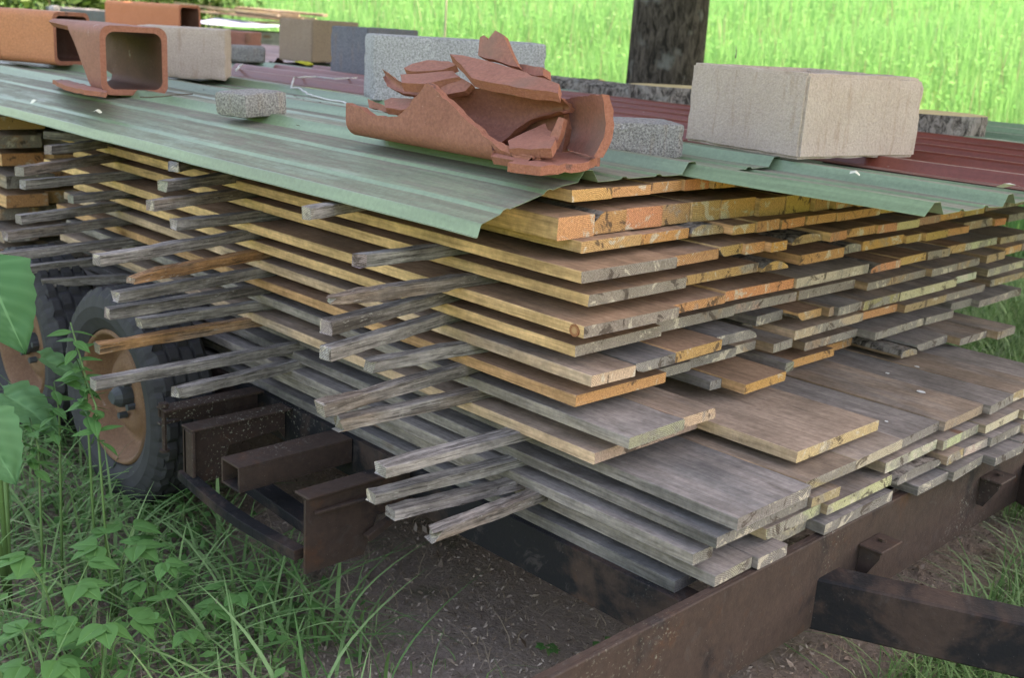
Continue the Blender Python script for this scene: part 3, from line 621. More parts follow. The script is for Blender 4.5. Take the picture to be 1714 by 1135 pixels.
# ------------------------------------------------------------------ roof sheets
def rib(y, c, w=.066, top=.024, h=.026):
    d = abs(y-c)
    return h if d <= top/2 else 0 if d >= w/2 else h*(w/2-d)/(w/2-top/2)
def sheet(name, y0, y1, x0, x1, basefn, ribs, mat, label, seed, lip=None, th=.0009):
    ys = set([y0, y1])
    for c in ribs:
        for o in (-.033, -.0125, .0125, .033):
            if y0 < c+o < y1: ys.add(c+o)
        for k in (.12, .24):
            for o in (-.013, -.005, .005, .013):
                if y0 < c+k+o < y1: ys.add(c+k+o)
    ys |= set(np.linspace(y0, y1, max(4, int((y1-y0)/.05))))
    ys = sorted(ys); ys = [y for i, y in enumerate(ys) if i == 0 or y-ys[i-1] > .0015]
    prof = []
    for y in ys:
        z = basefn(y)+sum(rib(y, c) for c in ribs)+sum(rib(y, c+k, .026, .010, .0048) for c in ribs for k in (.12, .24))
        prof.append((y, z))
    if lip: prof = lip+prof
    xs = np.linspace(x0, x1, max(6, int((x1-x0)/.12)))
    V = []; n = len(prof)
    for i, x in enumerate(xs):
        for j, (y, z) in enumerate(prof):
            sag = .003*abs(mnoise.noise(Vector((x*1.1, y*1.4, seed))))+.0016*mnoise.noise(Vector((x*5, y*5, seed)))+.005*mnoise.noise(Vector((y*9, seed, 4)))*max(0, 1-abs(x-xs[-1])/.25)
            dx = .003*mnoise.noise(Vector((y*8, seed, 0))) if i in (0, len(xs)-1) else 0
            V.append((x+dx, y, z+sag))
    m = len(xs)*n
    V += [(x, y, z-th) for x, y, z in V]
    F = [(i*n+j, (i+1)*n+j, (i+1)*n+j+1, i*n+j+1) for i in range(len(xs)-1) for j in range(n-1)]
    F += [tuple(q+m for q in f[::-1]) for f in F]
    for j in range(n-1):
        F.append((j, j+1, m+j+1, m+j)); k = (len(xs)-1)*n; F.append((k+j+1, k+j, m+k+j, m+k+j+1))
    for i in range(len(xs)-1):
        F.append(((i+1)*n, i*n, m+i*n, m+(i+1)*n)); k = n-1; F.append((i*n+k, (i+1)*n+k, m+(i+1)*n+k, m+i*n+k))
    o = link('roof_sheet', mesh('roof_sheet', V, F, mat)); return tag(o, label, 'roof sheet', 'corrugated metal sheets covering the stack')
def lerp(pts):
    a = [p[0] for p in pts]; b = [p[1] for p in pts]; return lambda y: float(np.interp(y, a, b))
base1 = lerp([(-.192, 1.243), (-.107, 1.273), (0, 1.299), (.06, 1.308), (.14, 1.310), (.3, 1.310), (.55, 1.312), (1.1, 1.314)])
sheet('s1', -.185, 1.06, -7.2, -1.555, base1, [-.25+.36*k for k in range(0, 4)], M_GREEN, 'long green metal sheet bent down over the front left edge of the stack', 1,
      lip=[(-.204, 1.2165), (-.2005, 1.218), (-.192, 1.243), (-.189, 1.2445)])
base2 = lerp([(.44, 1.3065), (.8, 1.304), (1.5, 1.303)])
sheet('s2', .482, 1.42, -2.3, -.965, base2, [.482+.0125+.36*k for k in range(0, 3)], M_GREEN, 'green metal sheet jutting out over the board ends under the big tan block', 2, lip=[(.447, 1.3065), (.449, 1.3075)])
base3 = lerp([(1.0, 1.312), (1.10, 1.312), (1.14, 1.317), (2.4, 1.317)])
sheet('s3', 1.10, 2.27, -5.15, -.78, base3, [1.16+.24*k for k in range(0, 5)], M_RED, 'dark red metal sheet between the two green ones', 3)
sheet('s4', 2.21, 3.62, -5.4, -.78, lerp([(2, 1.3105), (4, 1.3105)]), [2.34+.36*k for k in range(0, 4)], M_GREEN, 'green metal sheet along the far side of the roof', 4)
sheet('s5', 1.0, 3.5, -9.5, -5.72, lerp([(1, 1.33), (4, 1.33)]), [1.12+.30*k for k in range(0, 8)], M_REDB, 'faded red-brown metal sheet at the far end of the roof', 5)
sheet('s6', 1.09, 3.6, -6.6, -5.0, lerp([(1, 1.3045), (4, 1.3045)]), [1.2+.36*k for k in range(0, 6)], M_GREEN, 'green metal sheet peeping out between the two red ones', 6)

# ------------------------------------------------------------------ blocks and stones on the roof
def rbox(w, d, h, bev, amp=.0015, seed=0, seg=2, sub=11, ch=.010):
    bm = bmesh.new(); bmesh.ops.create_cube(bm, size=1)
    for v in bm.verts: v.co = Vector((v.co.x*w, v.co.y*d, (v.co.z+.5)*h))
    bmesh.ops.bevel(bm, geom=bm.edges[:], offset=bev, segments=seg, affect='EDGES', profile=.6)
    if sub: bmesh.ops.subdivide_edges(bm, edges=[e for e in bm.edges if e.calc_length() > .04], cuts=sub, use_grid_fill=True)
    noisy(bm, amp, 30, seed); chip(bm, w, d, h, seed, ch)
    return bm
def solid(name, bm, mat, loc, rotz, label, cat, group=None, tilt=(0, 0), smooth=True):
    me = bpy.data.meshes.new(name); bm.to_mesh(me); bm.free(); me.materials.append(mat)
    if smooth: me.polygons.foreach_set('use_smooth', [True]*len(me.polygons)); me.set_sharp_from_angle(angle=math.radians(40))
    o = link(name, me, loc, None, (tilt[0], tilt[1], rotz)); return tag(o, label, cat, group)
def chip(bm, w, d, h, seed, amt=.010):
    """knock bits off the outer edges and corners"""
    for v in bm.verts:
        e = sorted((w/2-abs(v.co.x), d/2-abs(v.co.y), min(v.co.z, h-v.co.z)))
        if e[1] < .014:
            k = max(0, mnoise.noise(v.co*26+Vector((seed*3.1, 1, 2)))-.12)*1.6+max(0, mnoise.noise(v.co*70+Vector((seed, 5, 2))))*.35
            c = Vector((v.co.x*.9, v.co.y*.9, h/2+(v.co.z-h/2)*.9)); dv = (c-v.co).normalized(); v.co += dv*amt*k
def hollow(w, d, h, wall, cells=1, bev=.006, seed=0):
    """open-topped block; cavities are real"""
    bm = bmesh.new()
    xs = [-w/2]; cw = (w-wall*(cells+1))/cells
    for k in range(cells): xs += [-w/2+wall+k*(cw+wall), -w/2+(k+1)*(cw+wall)]
    xs += [w/2]; ys = [-d/2, -d/2+wall, d/2-wall, d/2]
    def cell(i, j): return j == 1 and i % 2 == 1
    vt = {}
    def V(i, j, k):
        if (i, j, k) not in vt: vt[(i, j, k)] = bm.verts.new((xs[i], ys[j], (0, h)[k]))
        return vt[(i, j, k)]
    for i in range(len(xs)-1):
        for j in range(3):
            if not cell(i, j):
                bm.faces.new((V(i, j, 1), V(i+1, j, 1), V(i+1, j+1, 1), V(i, j+1, 1))); bm.faces.new((V(i, j, 0), V(i, j+1, 0), V(i+1, j+1, 0), V(i+1, j, 0)))
            else:
                for (a, b) in (((i, j), (i+1, j)), ((i+1, j), (i+1, j+1)), ((i+1, j+1), (i, j+1)), ((i, j+1), (i, j))):
                    bm.faces.new((V(*b, 0), V(*a, 0), V(*a, 1), V(*b, 1))[::-1])
    for i in range(len(xs)-1):
        bm.faces.new((V(i, 0, 0), V(i+1, 0, 0), V(i+1, 0, 1), V(i, 0, 1))); bm.faces.new((V(i+1, 3, 0), V(i, 3, 0), V(i, 3, 1), V(i+1, 3, 1)))
    for j in range(3):
        bm.faces.new((V(0, j+1, 0), V(0, j, 0), V(0, j, 1), V(0, j+1, 1))); n = len(xs)-1; bm.faces.new((V(n, j, 0), V(n, j+1, 0), V(n, j+1, 1), V(n, j, 1)))
    bmesh.ops.recalc_face_normals(bm, faces=bm.faces[:])
    bmesh.ops.bevel(bm, geom=[e for e in bm.edges if e.calc_face_angle(0) > .5], offset=bev, segments=2, affect='EDGES')
    bmesh.ops.subdivide_edges(bm, edges=[e for e in bm.edges if e.calc_length() > .05], cuts=9, use_grid_fill=True)
    noisy(bm, .0022, 22, seed); chip(bm, w, d, h, seed); return bm
def ang(a, b): return math.atan2(b[1]-a[1], b[0]-a[0])
ROOFZ = 1.334
def corner_place(cl, cc, cr, z=ROOFZ):
    """left/centre/right lower corners in pixels -> two edge vectors from the near corner"""
    L = on(*cl, 2, z); C_ = on(*cc, 2, z); R = on(*cr, 2, z); return L, C_, R
# big tan block
L_, C_, R_ = corner_place((1163, 237), (1335, 270), (1507, 262))
a1 = ang(C_, R_); w1 = float(np.linalg.norm(L_-C_)); w2 = float(np.linalg.norm(R_-C_))
aa = math.atan2(L_[1]-C_[1], L_[0]-C_[0])            # near edge runs away to the left
rz = (aa-math.pi + a1-math.pi/2)/2
ex = np.array([math.cos(rz), math.sin(rz), 0]); ey = np.array([-math.sin(rz), math.cos(rz), 0])
cen = C_-ex*w1/2+ey*w2/2
solid('concrete_block', hollow(w1, w2, .213, .045, 1, .007, 4), M_TAN, cen+np.array([0, 0, .004]), rz, 'big tan concrete flue block with an open top at the front right of the roof', 'concrete block', tilt=(.0, .0))
print('BIG', w1, w2, math.degrees(rz))
# grey cinder block behind the shards
gl = on(622, 168, 2, ROOFZ); gr = on(910, 180, 2, ROOFZ); r_ = ang(gl, gr); wg = float(np.linalg.norm(gr-gl))
gx = np.array([math.cos(r_), math.sin(r_), 0]); gy = np.array([-math.sin(r_), math.cos(r_), 0])
solid('concrete_block', rbox(wg, .2, .228, .013, .0015, 3), M_GREYC, (gl+gr)/2+gy*.1, r_, 'long pale grey concrete block standing behind the broken tile pile', 'concrete block')
# dark grey block
dl = on(552, 122, 2, ROOFZ); dm = on(614, 128, 2, ROOFZ); r_ = ang(dl, dm); wd = float(np.linalg.norm(dm-dl))
solid('concrete_block', hollow(wd, .42, .232, .035, 1, .005, 6), M_DARKC, (dl+dm)/2+np.array([-math.sin(r_), math.cos(r_), 0])*.21, r_, 'dark bluish grey concrete block left of the long pale grey one', 'concrete block')
# tan hollow block with two cells
tl = on(480, 100, 2, ROOFZ+.012); tm = on(522, 104, 2, ROOFZ+.012); tr = on(575, 104, 2, ROOFZ+.012)
r_ = ang(tm, tr); wt = .46; u = np.array([math.cos(r_), math.sin(r_), 0]); v_ = np.array([-math.sin(r_), math.cos(r_), 0])
solid('concrete_block', hollow(wt, .24, .235, .03, 2, .005, 8), M_BROWNC, tm+u*wt/2+v_*.12, r_, 'brownish hollow block with two open cells behind the dark grey block', 'concrete block')
# tan block behind the flue tile
tl = on(280, 130, 2, ROOFZ); tr = on(378, 135, 2, ROOFZ); r_ = ang(tl, tr); wb = float(np.linalg.norm(tr-tl)); c = tr-(tr-tl)*.75
wb2 = wb*1.5; cen = tr-(tr-tl)/wb*wb2/2+np.array([-math.sin(r_), math.cos(r_), 0])*.18
solid('concrete_block', rbox(wb2, .36, .198, .005, .001, 5), M_TAN, cen, r_, 'flat-faced tan concrete block right of the square flue tile', 'concrete block')
# pavers
def paver(pl, pm, pr, h, label, z=1.325, seed=1, mat=M_PAVER):
    L0, C0, R0 = corner_place(pl, pm, pr, z); a = float(np.linalg.norm(L0-C0)); b = float(np.linalg.norm(R0-C0)); rz = ang(C0, R0)
    ux = (R0-C0)/b; uy = np.array([-ux[1], ux[0], 0])
    solid('paving_stone', rbox(b, a, h, .016, .0018, seed, ch=.003), mat, C0+ux*b/2+uy*a/2, rz, label, 'paving stone', tilt=(-.02, -.055))
paver((349, 190), (412, 198), (483, 196), .070, 'small dark grey paving stone alone on the green sheet left of the shards', seed=2)
L0 = on(985, 260, 2, 1.316); R0 = on(1143, 266, 2, 1.316); b = float(np.linalg.norm(R0-L0)); ux = (R0-L0)/b; uy = np.array([-ux[1], ux[0], 0])
solid('paving_stone', rbox(b, .17, .088, .012, .002, 9), M_PAVER, L0+ux*b/2+uy*.085, ang(L0, R0), 'small pale grey paving stone between the shards and the big tan block', 'paving stone')
q0 = on(378, 102, 2, 1.345); solid('paving_stone', rbox(.20, .2, .085, .015, .002, 12, 3), M_PAVER, q0+np.array([.0, .12, 0]), math.radians(60), 'small greenish grey stone behind the flat tan block', 'paving stone')
q0 = on(375, 80, 2, 1.36); q1 = on(428, 84, 2, 1.36); solid('brick', rbox(float(np.linalg.norm(q1-q0))*1.5, .2, .115, .006, .001, 13), M_TERRA, (q0+q1)/2+np.array([-.12, .0, 0]), ang(q0, q1), 'red brick lying at the far left of the roof', 'brick')

# flue tiles
def tile_profile(s, r, n=6):
    p = []
    for cx, cy, a0 in ((s/2-r, s-r, 0), (-s/2+r, s-r, 90), (-s/2+r, r, 180), (s/2-r, r, 270)):
        for k in range(n+1):
            a = math.radians(a0+90*k/n); p.append((cx+r*math.cos(a), cy+r*math.sin(a)))
    return p
def tile_part(name, s, r, th, lenfn, mats, x0fn=None, nl=10, seed=0):
    """square tube from x = x0 (front) running to -len along local x; lenfn by profile position"""
    po = tile_profile(s, r); pi = [(y*(s-2*th)/s, th+(z)*(s-2*th)/s) for y, z in po]
    pd = []                         # densify
    def dens(p):
        q = []
        for a, b in zip(p, p[1:]+p[:1]):
            d = math.hypot(a[0]-b[0], a[1]-b[1]); m = max(1, int(d/.02))
            q += [(a[0]+(b[0]-a[0])*k/m, a[1]+(b[1]-a[1])*k/m) for k in range(m)]
        return q
    # densify outer and map inner in step
    m_o = []; m_i = []
    for k in range(len(po)):
        a, b = po[k], po[(k+1) % len(po)]; ai, bi = pi[k], pi[(k+1) % len(po)]; m = max(1, int(math.hypot(a[0]-b[0], a[1]-b[1])/.018))
        for q in range(m):
            f = q/m; m_o.append((a[0]+(b[0]-a[0])*f, a[1]+(b[1]-a[1])*f)); m_i.append((ai[0]+(bi[0]-ai[0])*f, ai[1]+(bi[1]-ai[1])*f))
    n = len(m_o); V = []
    for k in range(nl+1):
        for (y, z), (yi, zi) in zip(m_o, m_i):
            L = lenfn(y, z)
            x = -L*k/nl
            w = .0018*mnoise.noise(Vector((x*8, y*12, z*12+seed)))
            V.append((x, y+w, max(0, z+w)))
    off = len(V)
    for k in range(nl+1):
        for (y, z), (yi, zi) in zip(m_o, m_i):
            L = lenfn(y, z); V.append((-L*k/nl+(.006*mnoise.noise(Vector((y*60, z*60, seed))) if k == nl else 0), yi, zi))
    F = []; mi = []
    for k in range(nl):
        for j in range(n):
            j2 = (j+1) % n
            F.append((k*n+j, k*n+j2, (k+1)*n+j2, (k+1)*n+j)); mi.append(0)
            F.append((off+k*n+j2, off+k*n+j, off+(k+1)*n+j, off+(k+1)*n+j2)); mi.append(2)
    for j in range(n):
        j2 = (j+1) % n
        F.append((j2, j, off+j, off+j2)); mi.append(1); b = nl*n; F.append((b+j, b+j2, off+b+j2, off+b+j)); mi.append(1)
    return mesh(name, V, F, mats, mi, smooth=False)
def smooth_by_angle(o, a=40):
    me = o.data; me.polygons.foreach_set('use_smooth', [True]*len(me.polygons)); me.set_sharp_from_angle(angle=math.radians(a))
fl = on(176, 158, 2, 1.3165); fr = on(277, 161, 2, 1.3165); sq = float(np.linalg.norm(fr-fl))*1.16
rzt = math.radians(-7)
def brk(y, z):
    s = sq
    if z > s-.012: return .62                                         # top strip runs on
    if y < -s/2+.045: return .10+.24*(z/s)+.05*(z/s)**3                # left side broken off on a slant
    if z < .03: return .12+.4*max(0, (y+s/2)/s)
    return .60
o = link('flue_tile', tile_part('flue_tile', sq, .035, .019, brk, [M_TERRA, M_BREAK, M_DIMSOOT], seed=3), (fl+fr)/2, None, (0, 0, rzt)); smooth_by_angle(o)
tag(o, 'broken red-brown square flue tile with its open end facing forward', 'flue tile')
# long orange tiles at the left edge, end to end
e0 = on(92, 109, 2, ROOFZ); e1 = on(150, 108, 2, ROOFZ)
rzl = math.radians(-155+180)
ed = np.array([math.cos(rzl), math.sin(rzl), 0]); en = np.array([-ed[1], ed[0], 0])
T1 = e0+en*.112
o = link('flue_tile', tile_part('flue_tile', .225, .03, .017, lambda y, z: .30, [M_ORANGE, M_BREAK, M_DIMSOOT], seed=5), T1, None, (0, 0, rzl)); smooth_by_angle(o)
tag(o, 'smooth orange square flue tile behind the broken one, its open end to the right', 'flue tile', 'orange flue tiles')
o = link('flue_tile', tile_part('flue_tile', .225, .03, .017, lambda y, z: .55, [M_ORANGE, M_BREAK, M_DIMSOOT], seed=6), T1-ed*.304, None, (0, 0, rzl)); smooth_by_angle(o)
tag(o, 'orange flue tile butted end to end at the left edge of the picture', 'flue tile', 'orange flue tiles')
g0 = on(280, 62, 2, 1.36)
o = link('flue_tile', tile_part('flue_tile', .26, .035, .02, lambda y, z: .75, [M_ORANGE, M_BREAK, M_DIMSOOT], seed=7), g0+np.array([.15, .12, .0]), None, (0, 0, math.radians(22))); smooth_by_angle(o)
tag(o, 'orange flue tile lying far behind the flat tan block', 'flue tile', 'orange flue tiles')
# flat fragment at the foot of the broken tile
def plate(name, px, p0, n, th, label, cat='tile shard', mats=(M_TERRA, M_BREAK), group='broken terracotta shards', seed=0, cyl=0.0, sub=True):
    """jagged shard: outline measured on a plane through p0 with normal n, real thickness th (away from n)"""
    n = np.array(n, float); n /= np.linalg.norm(n)
    P = [onp(u, v, p0, n) for u, v in px]
    r = random.Random(seed); Q = []
    for a, b in zip(P, P[1:]+P[:1]):
        d = np.linalg.norm(b-a); m = max(1, int(d/.022))
        for k in range(m):
            q = a+(b-a)*k/m
            if k: q = q+np.array([r.uniform(-1, 1), r.uniform(-1, 1), r.uniform(-1, 1)])*.0022
            Q.append(q)
    c = sum(Q)/len(Q); mbm = MB(); mbm.prism([tuple(q) for q in Q], tuple(-n*th), 0, 1, 0)
    o = mbm.build('tile_shard', list(mats), tuple(c)); return tag(o, label, cat, group)
plate('tile_shard', [(88, 133), (110, 133), (150, 143), (180, 152), (178, 155), (140, 150), (110, 143)], on(120, 145, 2, ROOFZ+.017), (0, .1, 1), .014, 'thin flat shard lying left of the square flue tile on the green sheet')

# the pile of broken tile: a half tile lying like a trough
def shell(name, px_profile, label, pts_fn, nu, nv, th, seed, jag=.003):
    pass
def trough():
    """broken square tile lying on its back: front wall, rounded heel, floor. Front wall height follows the broken edge."""
    edge = [(-2.245, 1.415), (-2.20, 1.409), (-2.13, 1.392), (-2.06, 1.397), (-2.035, 1.405), (-1.94, 1.487), (-1.87, 1.452), (-1.80, 1.415), (-1.74, 1.388), (-1.69, 1.366), (-1.62, 1.345), (-1.585, 1.338)]
    xs = np.linspace(-2.245, -1.60, 44); V = []; rr = random.Random(4); nt = 16; R = .04; zf = 1.334
    fl_y = lambda x: .215+.02*math.sin(x*9)
    inner = []; outer = []
    for i, x in enumerate(xs):
        ze = float(np.interp(x, [e[0] for e in edge], [e[1] for e in edge]))+rr.uniform(-.003, .003)
        if 0 < i < 43: x = x+rr.uniform(-.003, .003)
        yf = -.02      # wall dies into the floor at the right end
        path = []                                                        # from top of front wall down round the heel to the back of the floor
        top = max(ze, zf+.012)
        for k in range(6): path.append((yf, top+(zf+R-top)*k/5) if top > zf+R else (yf+R*.3*k/5, top+(zf+.01-top)*k/5))
        for k in range(1, 6):
            a = math.radians(180+90*k/5); path.append((yf+R+R*math.cos(a), zf+R+R*math.sin(a)))
        for k in range(1, 6): path.append((yf+R+(fl_y(x)-yf-R)*k/5, zf))
        ox = (-.018 if x < -2.2 else 0)
        outer.append([(x, y, z) for y, z in path])
        inn = []
        for q, (y, z) in enumerate(path):
            y0, z0 = path[max(q-1, 0)]; y1, z1 = path[min(q+1, len(path)-1)]; dy, dz = y1-y0, z1-z0; l = math.hypot(dy, dz) or 1
            inn.append((x, y-dz/l*.019*1, z+dy/l*.019))
        inner.append(inn)
    m = len(outer[0]); n = len(xs)
    V = [p for r in outer for p in r]+[p for r in inner for p in r]; o2 = n*m
    F = []; mi = []
    for i in range(n-1):
        for j in range(m-1):
            F.append((i*m+j, i*m+j+1, (i+1)*m+j+1, (i+1)*m+j)); mi.append(0); F.append((o2+(i+1)*m+j, o2+(i+1)*m+j+1, o2+i*m+j+1, o2+i*m+j)); mi.append(0)
        for j in (0, m-1): F.append((i*m+j, (i+1)*m+j, o2+(i+1)*m+j, o2+i*m+j)); mi.append(1)
    for i in (0, n-1):
        for j in range(m-1): F.append((i*m+j, i*m+j+1, o2+i*m+j+1, o2+i*m+j)); mi.append(1)
    bm = bmesh.new(); me = mesh('tile_shard', V, F, [M_TERRA, M_BREAK], mi); bm.from_mesh(me); bmesh.ops.recalc_face_normals(bm, faces=bm.faces[:]); bm.to_mesh(me); bm.free()
    o = link('tile_shard', me); c = Vector((-1.93, .08, 1.36)); 
    for v in me.vertices: v.co -= c
    o.location = c; smooth_by_angle(o, 35)
    tag(o, 'largest terracotta shard, a trough with a jagged peaked front wall', 'tile shard', 'broken terracotta shards')
trough()
def curved(px_top, px_bot, p0, n, bulge, th, label, seed):
    """curved shard: rows interpolate from a top edge to a bottom edge (pixels on a plane), bulging away from the camera side"""
    n = np.array(n, float); n /= np.linalg.norm(n); A = [onp(u, v, p0, n) for u, v in px_top]; B = [onp(u, v, p0, n) for u, v in px_bot]
    nu = 18; nv = 10; r = random.Random(seed)
    def samp(P, t):
        x = t*(len(P)-1); i = min(int(x), len(P)-2); return P[i]+(P[i+1]-P[i])*(x-i)
    V = []
    for side in (0, 1):
        for i in range(nu):
            a = samp(A, i/(nu-1)); b = samp(B, i/(nu-1))
            for j in range(nv):
                f = j/(nv-1); q = a+(b-a)*f-n*bulge*math.sin(math.pi*min(1, f*.95))-n*(th*side)
                if j in (0, nv-1) or i in (0, nu-1): q = q+np.array([r.uniform(-1, 1) for _ in range(3)])*.0018
                V.append(q)
    o2 = nu*nv; F = []; mi = []
    for i in range(nu-1):
        for j in range(nv-1):
            F.append((i*nv+j, i*nv+j+1, (i+1)*nv+j+1, (i+1)*nv+j)); mi.append(0); F.append((o2+(i+1)*nv+j, o2+(i+1)*nv+j+1, o2+i*nv+j+1, o2+i*nv+j)); mi.append(0)
        for j in (0, nv-1): F.append((i*nv+j, (i+1)*nv+j, o2+(i+1)*nv+j, o2+i*nv+j)); mi.append(1)
    for i in (0, nu-1):
        for j in range(nv-1): F.append((i*nv+j, i*nv+j+1, o2+i*nv+j+1, o2+i*nv+j)); mi.append(1)
    c = sum(V)/len(V); me = mesh('tile_shard', [v-c for v in V], F, [M_TERRA, M_BREAK], mi)
    bm = bmesh.new(); bm.from_mesh(me); bmesh.ops.recalc_face_normals(bm, faces=bm.faces[:]); bm.to_mesh(me); bm.free()
    o = link('tile_shard', me, c); smooth_by_angle(o, 45); return tag(o, label, 'tile shard', 'broken terracotta shards')
P1 = on(840, 200, 1, .10)
curved([(740, 165), (762, 153), (800, 147), (850, 152), (900, 155), (938, 162)], [(760, 205), (790, 220), (830, 240), (838, 236), (880, 200), (935, 185)], P1, (.15, -1, .25), .045, .018, 'broad concave shard seen from inside in the middle of the pile', 1)
plate('s', [(800, 190), (880, 178), (942, 176), (948, 215), (940, 258), (860, 258), (815, 235)], on(870, 220, 1, .155), (.1, -1, .05), .02, 'added back shard standing in for the dark hollow of the pile', seed=16)  # added plate where only the dark inside of the pile shows
P2 = on(965, 215, 1, .16)
curved([(935, 175), (950, 165), (975, 160), (1006, 158)], [(932, 245), (950, 250), (970, 255), (993, 262)], P2, (-.45, -1, .1), .02, .019, 'upright shard at the right end of the pile', 2)
plate('s', [(850, 272), (870, 262), (905, 256), (950, 252), (1000, 250), (1001, 262), (985, 270), (905, 279)], on(930, 266, 2, 1.355), (0, 0, 1), .018, 'flat floor shard with a sooty edge at the right foot of the pile', seed=3)
plate('s', [(850, 235), (912, 206), (930, 232), (922, 248), (852, 249)], on(890, 240, 2, 1.385), (-.05, -.35, 1), .020, 'small triangular slab propped at the front right of the pile', seed=4)
plate('s', [(918, 232), (935, 195), (944, 198), (938, 225), (928, 247), (920, 246)], on(930, 220, 1, .06), (.5, -1, .2), .03, 'soot-stained blackened corner piece beside the small triangular slab', seed=5)
bm = bmesh.new(); bmesh.ops.create_icosphere(bm, subdivisions=3, radius=.022)
for v in bm.verts: v.co.z *= .8; v.co.x *= 1.3
noisy(bm, .006, 60, 2)
solid('tile_shard', bm, M_TERRA, on(905, 256, 2, 1.365), 0, 'small rounded lump under the triangular slab', 'tile shard', 'broken terracotta shards')
plate('s', [(753, 90), (775, 92), (840, 108), (900, 128), (936, 140), (934, 156), (880, 148), (820, 138), (790, 130), (772, 108)], on(850, 135, 1, .07), (.05, -.55, 1), .022, 'long slanting slab across the top of the pile', seed=6)
plate('s', [(676, 113), (690, 106), (715, 100), (752, 102), (764, 108), (742, 116), (720, 118), (690, 119)], on(720, 112, 1, .12), (0, -.6, 1), .018, 'flat shard behind the slanting slab on the left', seed=7)
plate('s', [(670, 124), (718, 121), (758, 118), (770, 128), (745, 132), (712, 140), (690, 139), (672, 138)], on(715, 130, 1, .06), (0, -.45, 1), .022, 'flat layered shard under the left end of the slanting slab', seed=8)
curved([(638, 113), (650, 122), (668, 136), (690, 142), (715, 144)], [(640, 128), (648, 143), (665, 152), (690, 158), (712, 158)], on(675, 140, 1, .10), (-.1, -1, .5), .012, .018, 'curled shard sticking out at the left of the pile', 9)
plate('s', [(643, 168), (655, 163), (695, 166), (712, 172), (700, 182), (670, 184), (645, 180)], on(675, 175, 1, .04), (0, -.6, 1), .018, 'small rough shard lying in the left end of the trough', seed=10)
plate('s', [(615, 165), (625, 170), (650, 180), (672, 190), (640, 186), (618, 180)], on(640, 180, 1, .10), (0, -1, .3), .016, 'thin shard leaning at the back left of the trough', seed=11)
plate('s', [(732, 132), (772, 130), (790, 140), (778, 152), (745, 158), (738, 148)], on(755, 145, 1, .07), (.2, -.8, .5), .018, 'dark smoky shard in the hollow under the slanting slab', seed=12)
plate('s', [(800, 92), (803, 62), (810, 58), (816, 66), (829, 50), (843, 58), (851, 78), (868, 112), (840, 104)], on(830, 85, 1, .16), (.1, -1, .45), .018, 'pointed twin-peaked shard standing on top of the pile', seed=13)
plate('s', [(866, 106), (908, 112), (909, 126), (896, 126), (870, 118)], on(890, 115, 1, .18), (0, -1, .4), .03, 'orange end piece behind the slanting slab on the right', seed=14)
0 and plate('s', [(660, 150), (705, 152), (750, 158), (800, 160), (860, 168), (850, 180), (760, 176), (690, 168)], on(750, 165, 1, .12), (0, -.5, 1), .02, 'hidden middle slab carrying the upper shards', seed=15)

# wood slices and bark slabs at the far edge of the roof
M_CUT = flat('cut_wood_face', (.46, .34, .15), .85, .25, 12)
def slice_(name, c, rx, ry, h, rot, label, seed):
    n = 40; V = []; r = random.Random(seed)
    for z in (0, h*.3, h*.7, h):
        for k in range(n):
            a = 2*math.pi*k/n; f = 1+.05*mnoise.noise(Vector((math.cos(a)*2, math.sin(a)*2, seed)))+.03*mnoise.noise(Vector((math.cos(a)*9, math.sin(a)*9, z*30+seed)))
            V.append((rx*math.cos(a)*f, ry*math.sin(a)*f, z))
    F = [(q*n+k, q*n+(k+1) % n, (q+1)*n+(k+1) % n, (q+1)*n+k) for q in range(3) for k in range(n)]; mi = [0]*len(F)
    F += [tuple(3*n+k for k in range(n)), tuple(range(n))[::-1]]; mi += [1, 1]
    o = link(name, mesh(name, V, F, [M_GBARK, M_CUT], mi), c, None, (0, 0, rot)); return tag(o, label, 'wood slice', 'log slices drying on the roof')
p = on(1548, 222, 2, ROOFZ); slice_('wood_slice', p+np.array([-.05, .10, 0]), .21, .17, .07, .4, 'round yellow log slice with bark right of the big tan block', 1)
p = on(1120, 172, 2, ROOFZ); slice_('wood_slice', p+np.array([.0, .12, 0]), .26, .15, .07, .9, 'log slice half hidden behind the left side of the big tan block', 2)
def slab(a, b, w, h, label, seed):
    a = np.array(a); b = np.array(b); L = float(np.linalg.norm(b-a)); n = 8; N = 16; V = []
    for k in range(N):
        for j in range(n):
            t = math.pi*j/(n-1); y = -w/2*math.cos(t); z = h*math.sin(t)**.6
            f = 1+.22*mnoise.noise(Vector((k*.7, j*.6, seed)))
            V.append((L*k/(N-1), y*f, z*f))
    F = [(k*n+j, k*n+j+1, (k+1)*n+j+1, (k+1)*n+j) for k in range(N-1) for j in range(n-1)]; mi = [0]*len(F)
    F += [tuple(range(n)), tuple((N-1)*n+j for j in range(n))[::-1], tuple([k*n for k in range(N)]+[k*n+n-1 for k in range(N)][::-1])]; mi += [1, 1, 1]
    o = link('bark_slab', mesh('bark_slab', V, F, [M_GBARK, M_CUT], mi), a, None, (0, 0, ang(a, b))); return tag(o, label, 'bark slab', 'bark slabs at the far edge')
slab(on(905, 143, 2, ROOFZ), on(1000, 152, 2, ROOFZ), .18, .055, 'weathered bark slab right behind the shard pile', 1)
slab(on(990, 155, 2, ROOFZ), on(1085, 168, 2, ROOFZ), .16, .06, 'dark bark slab between the other slab and the log slice', 2)
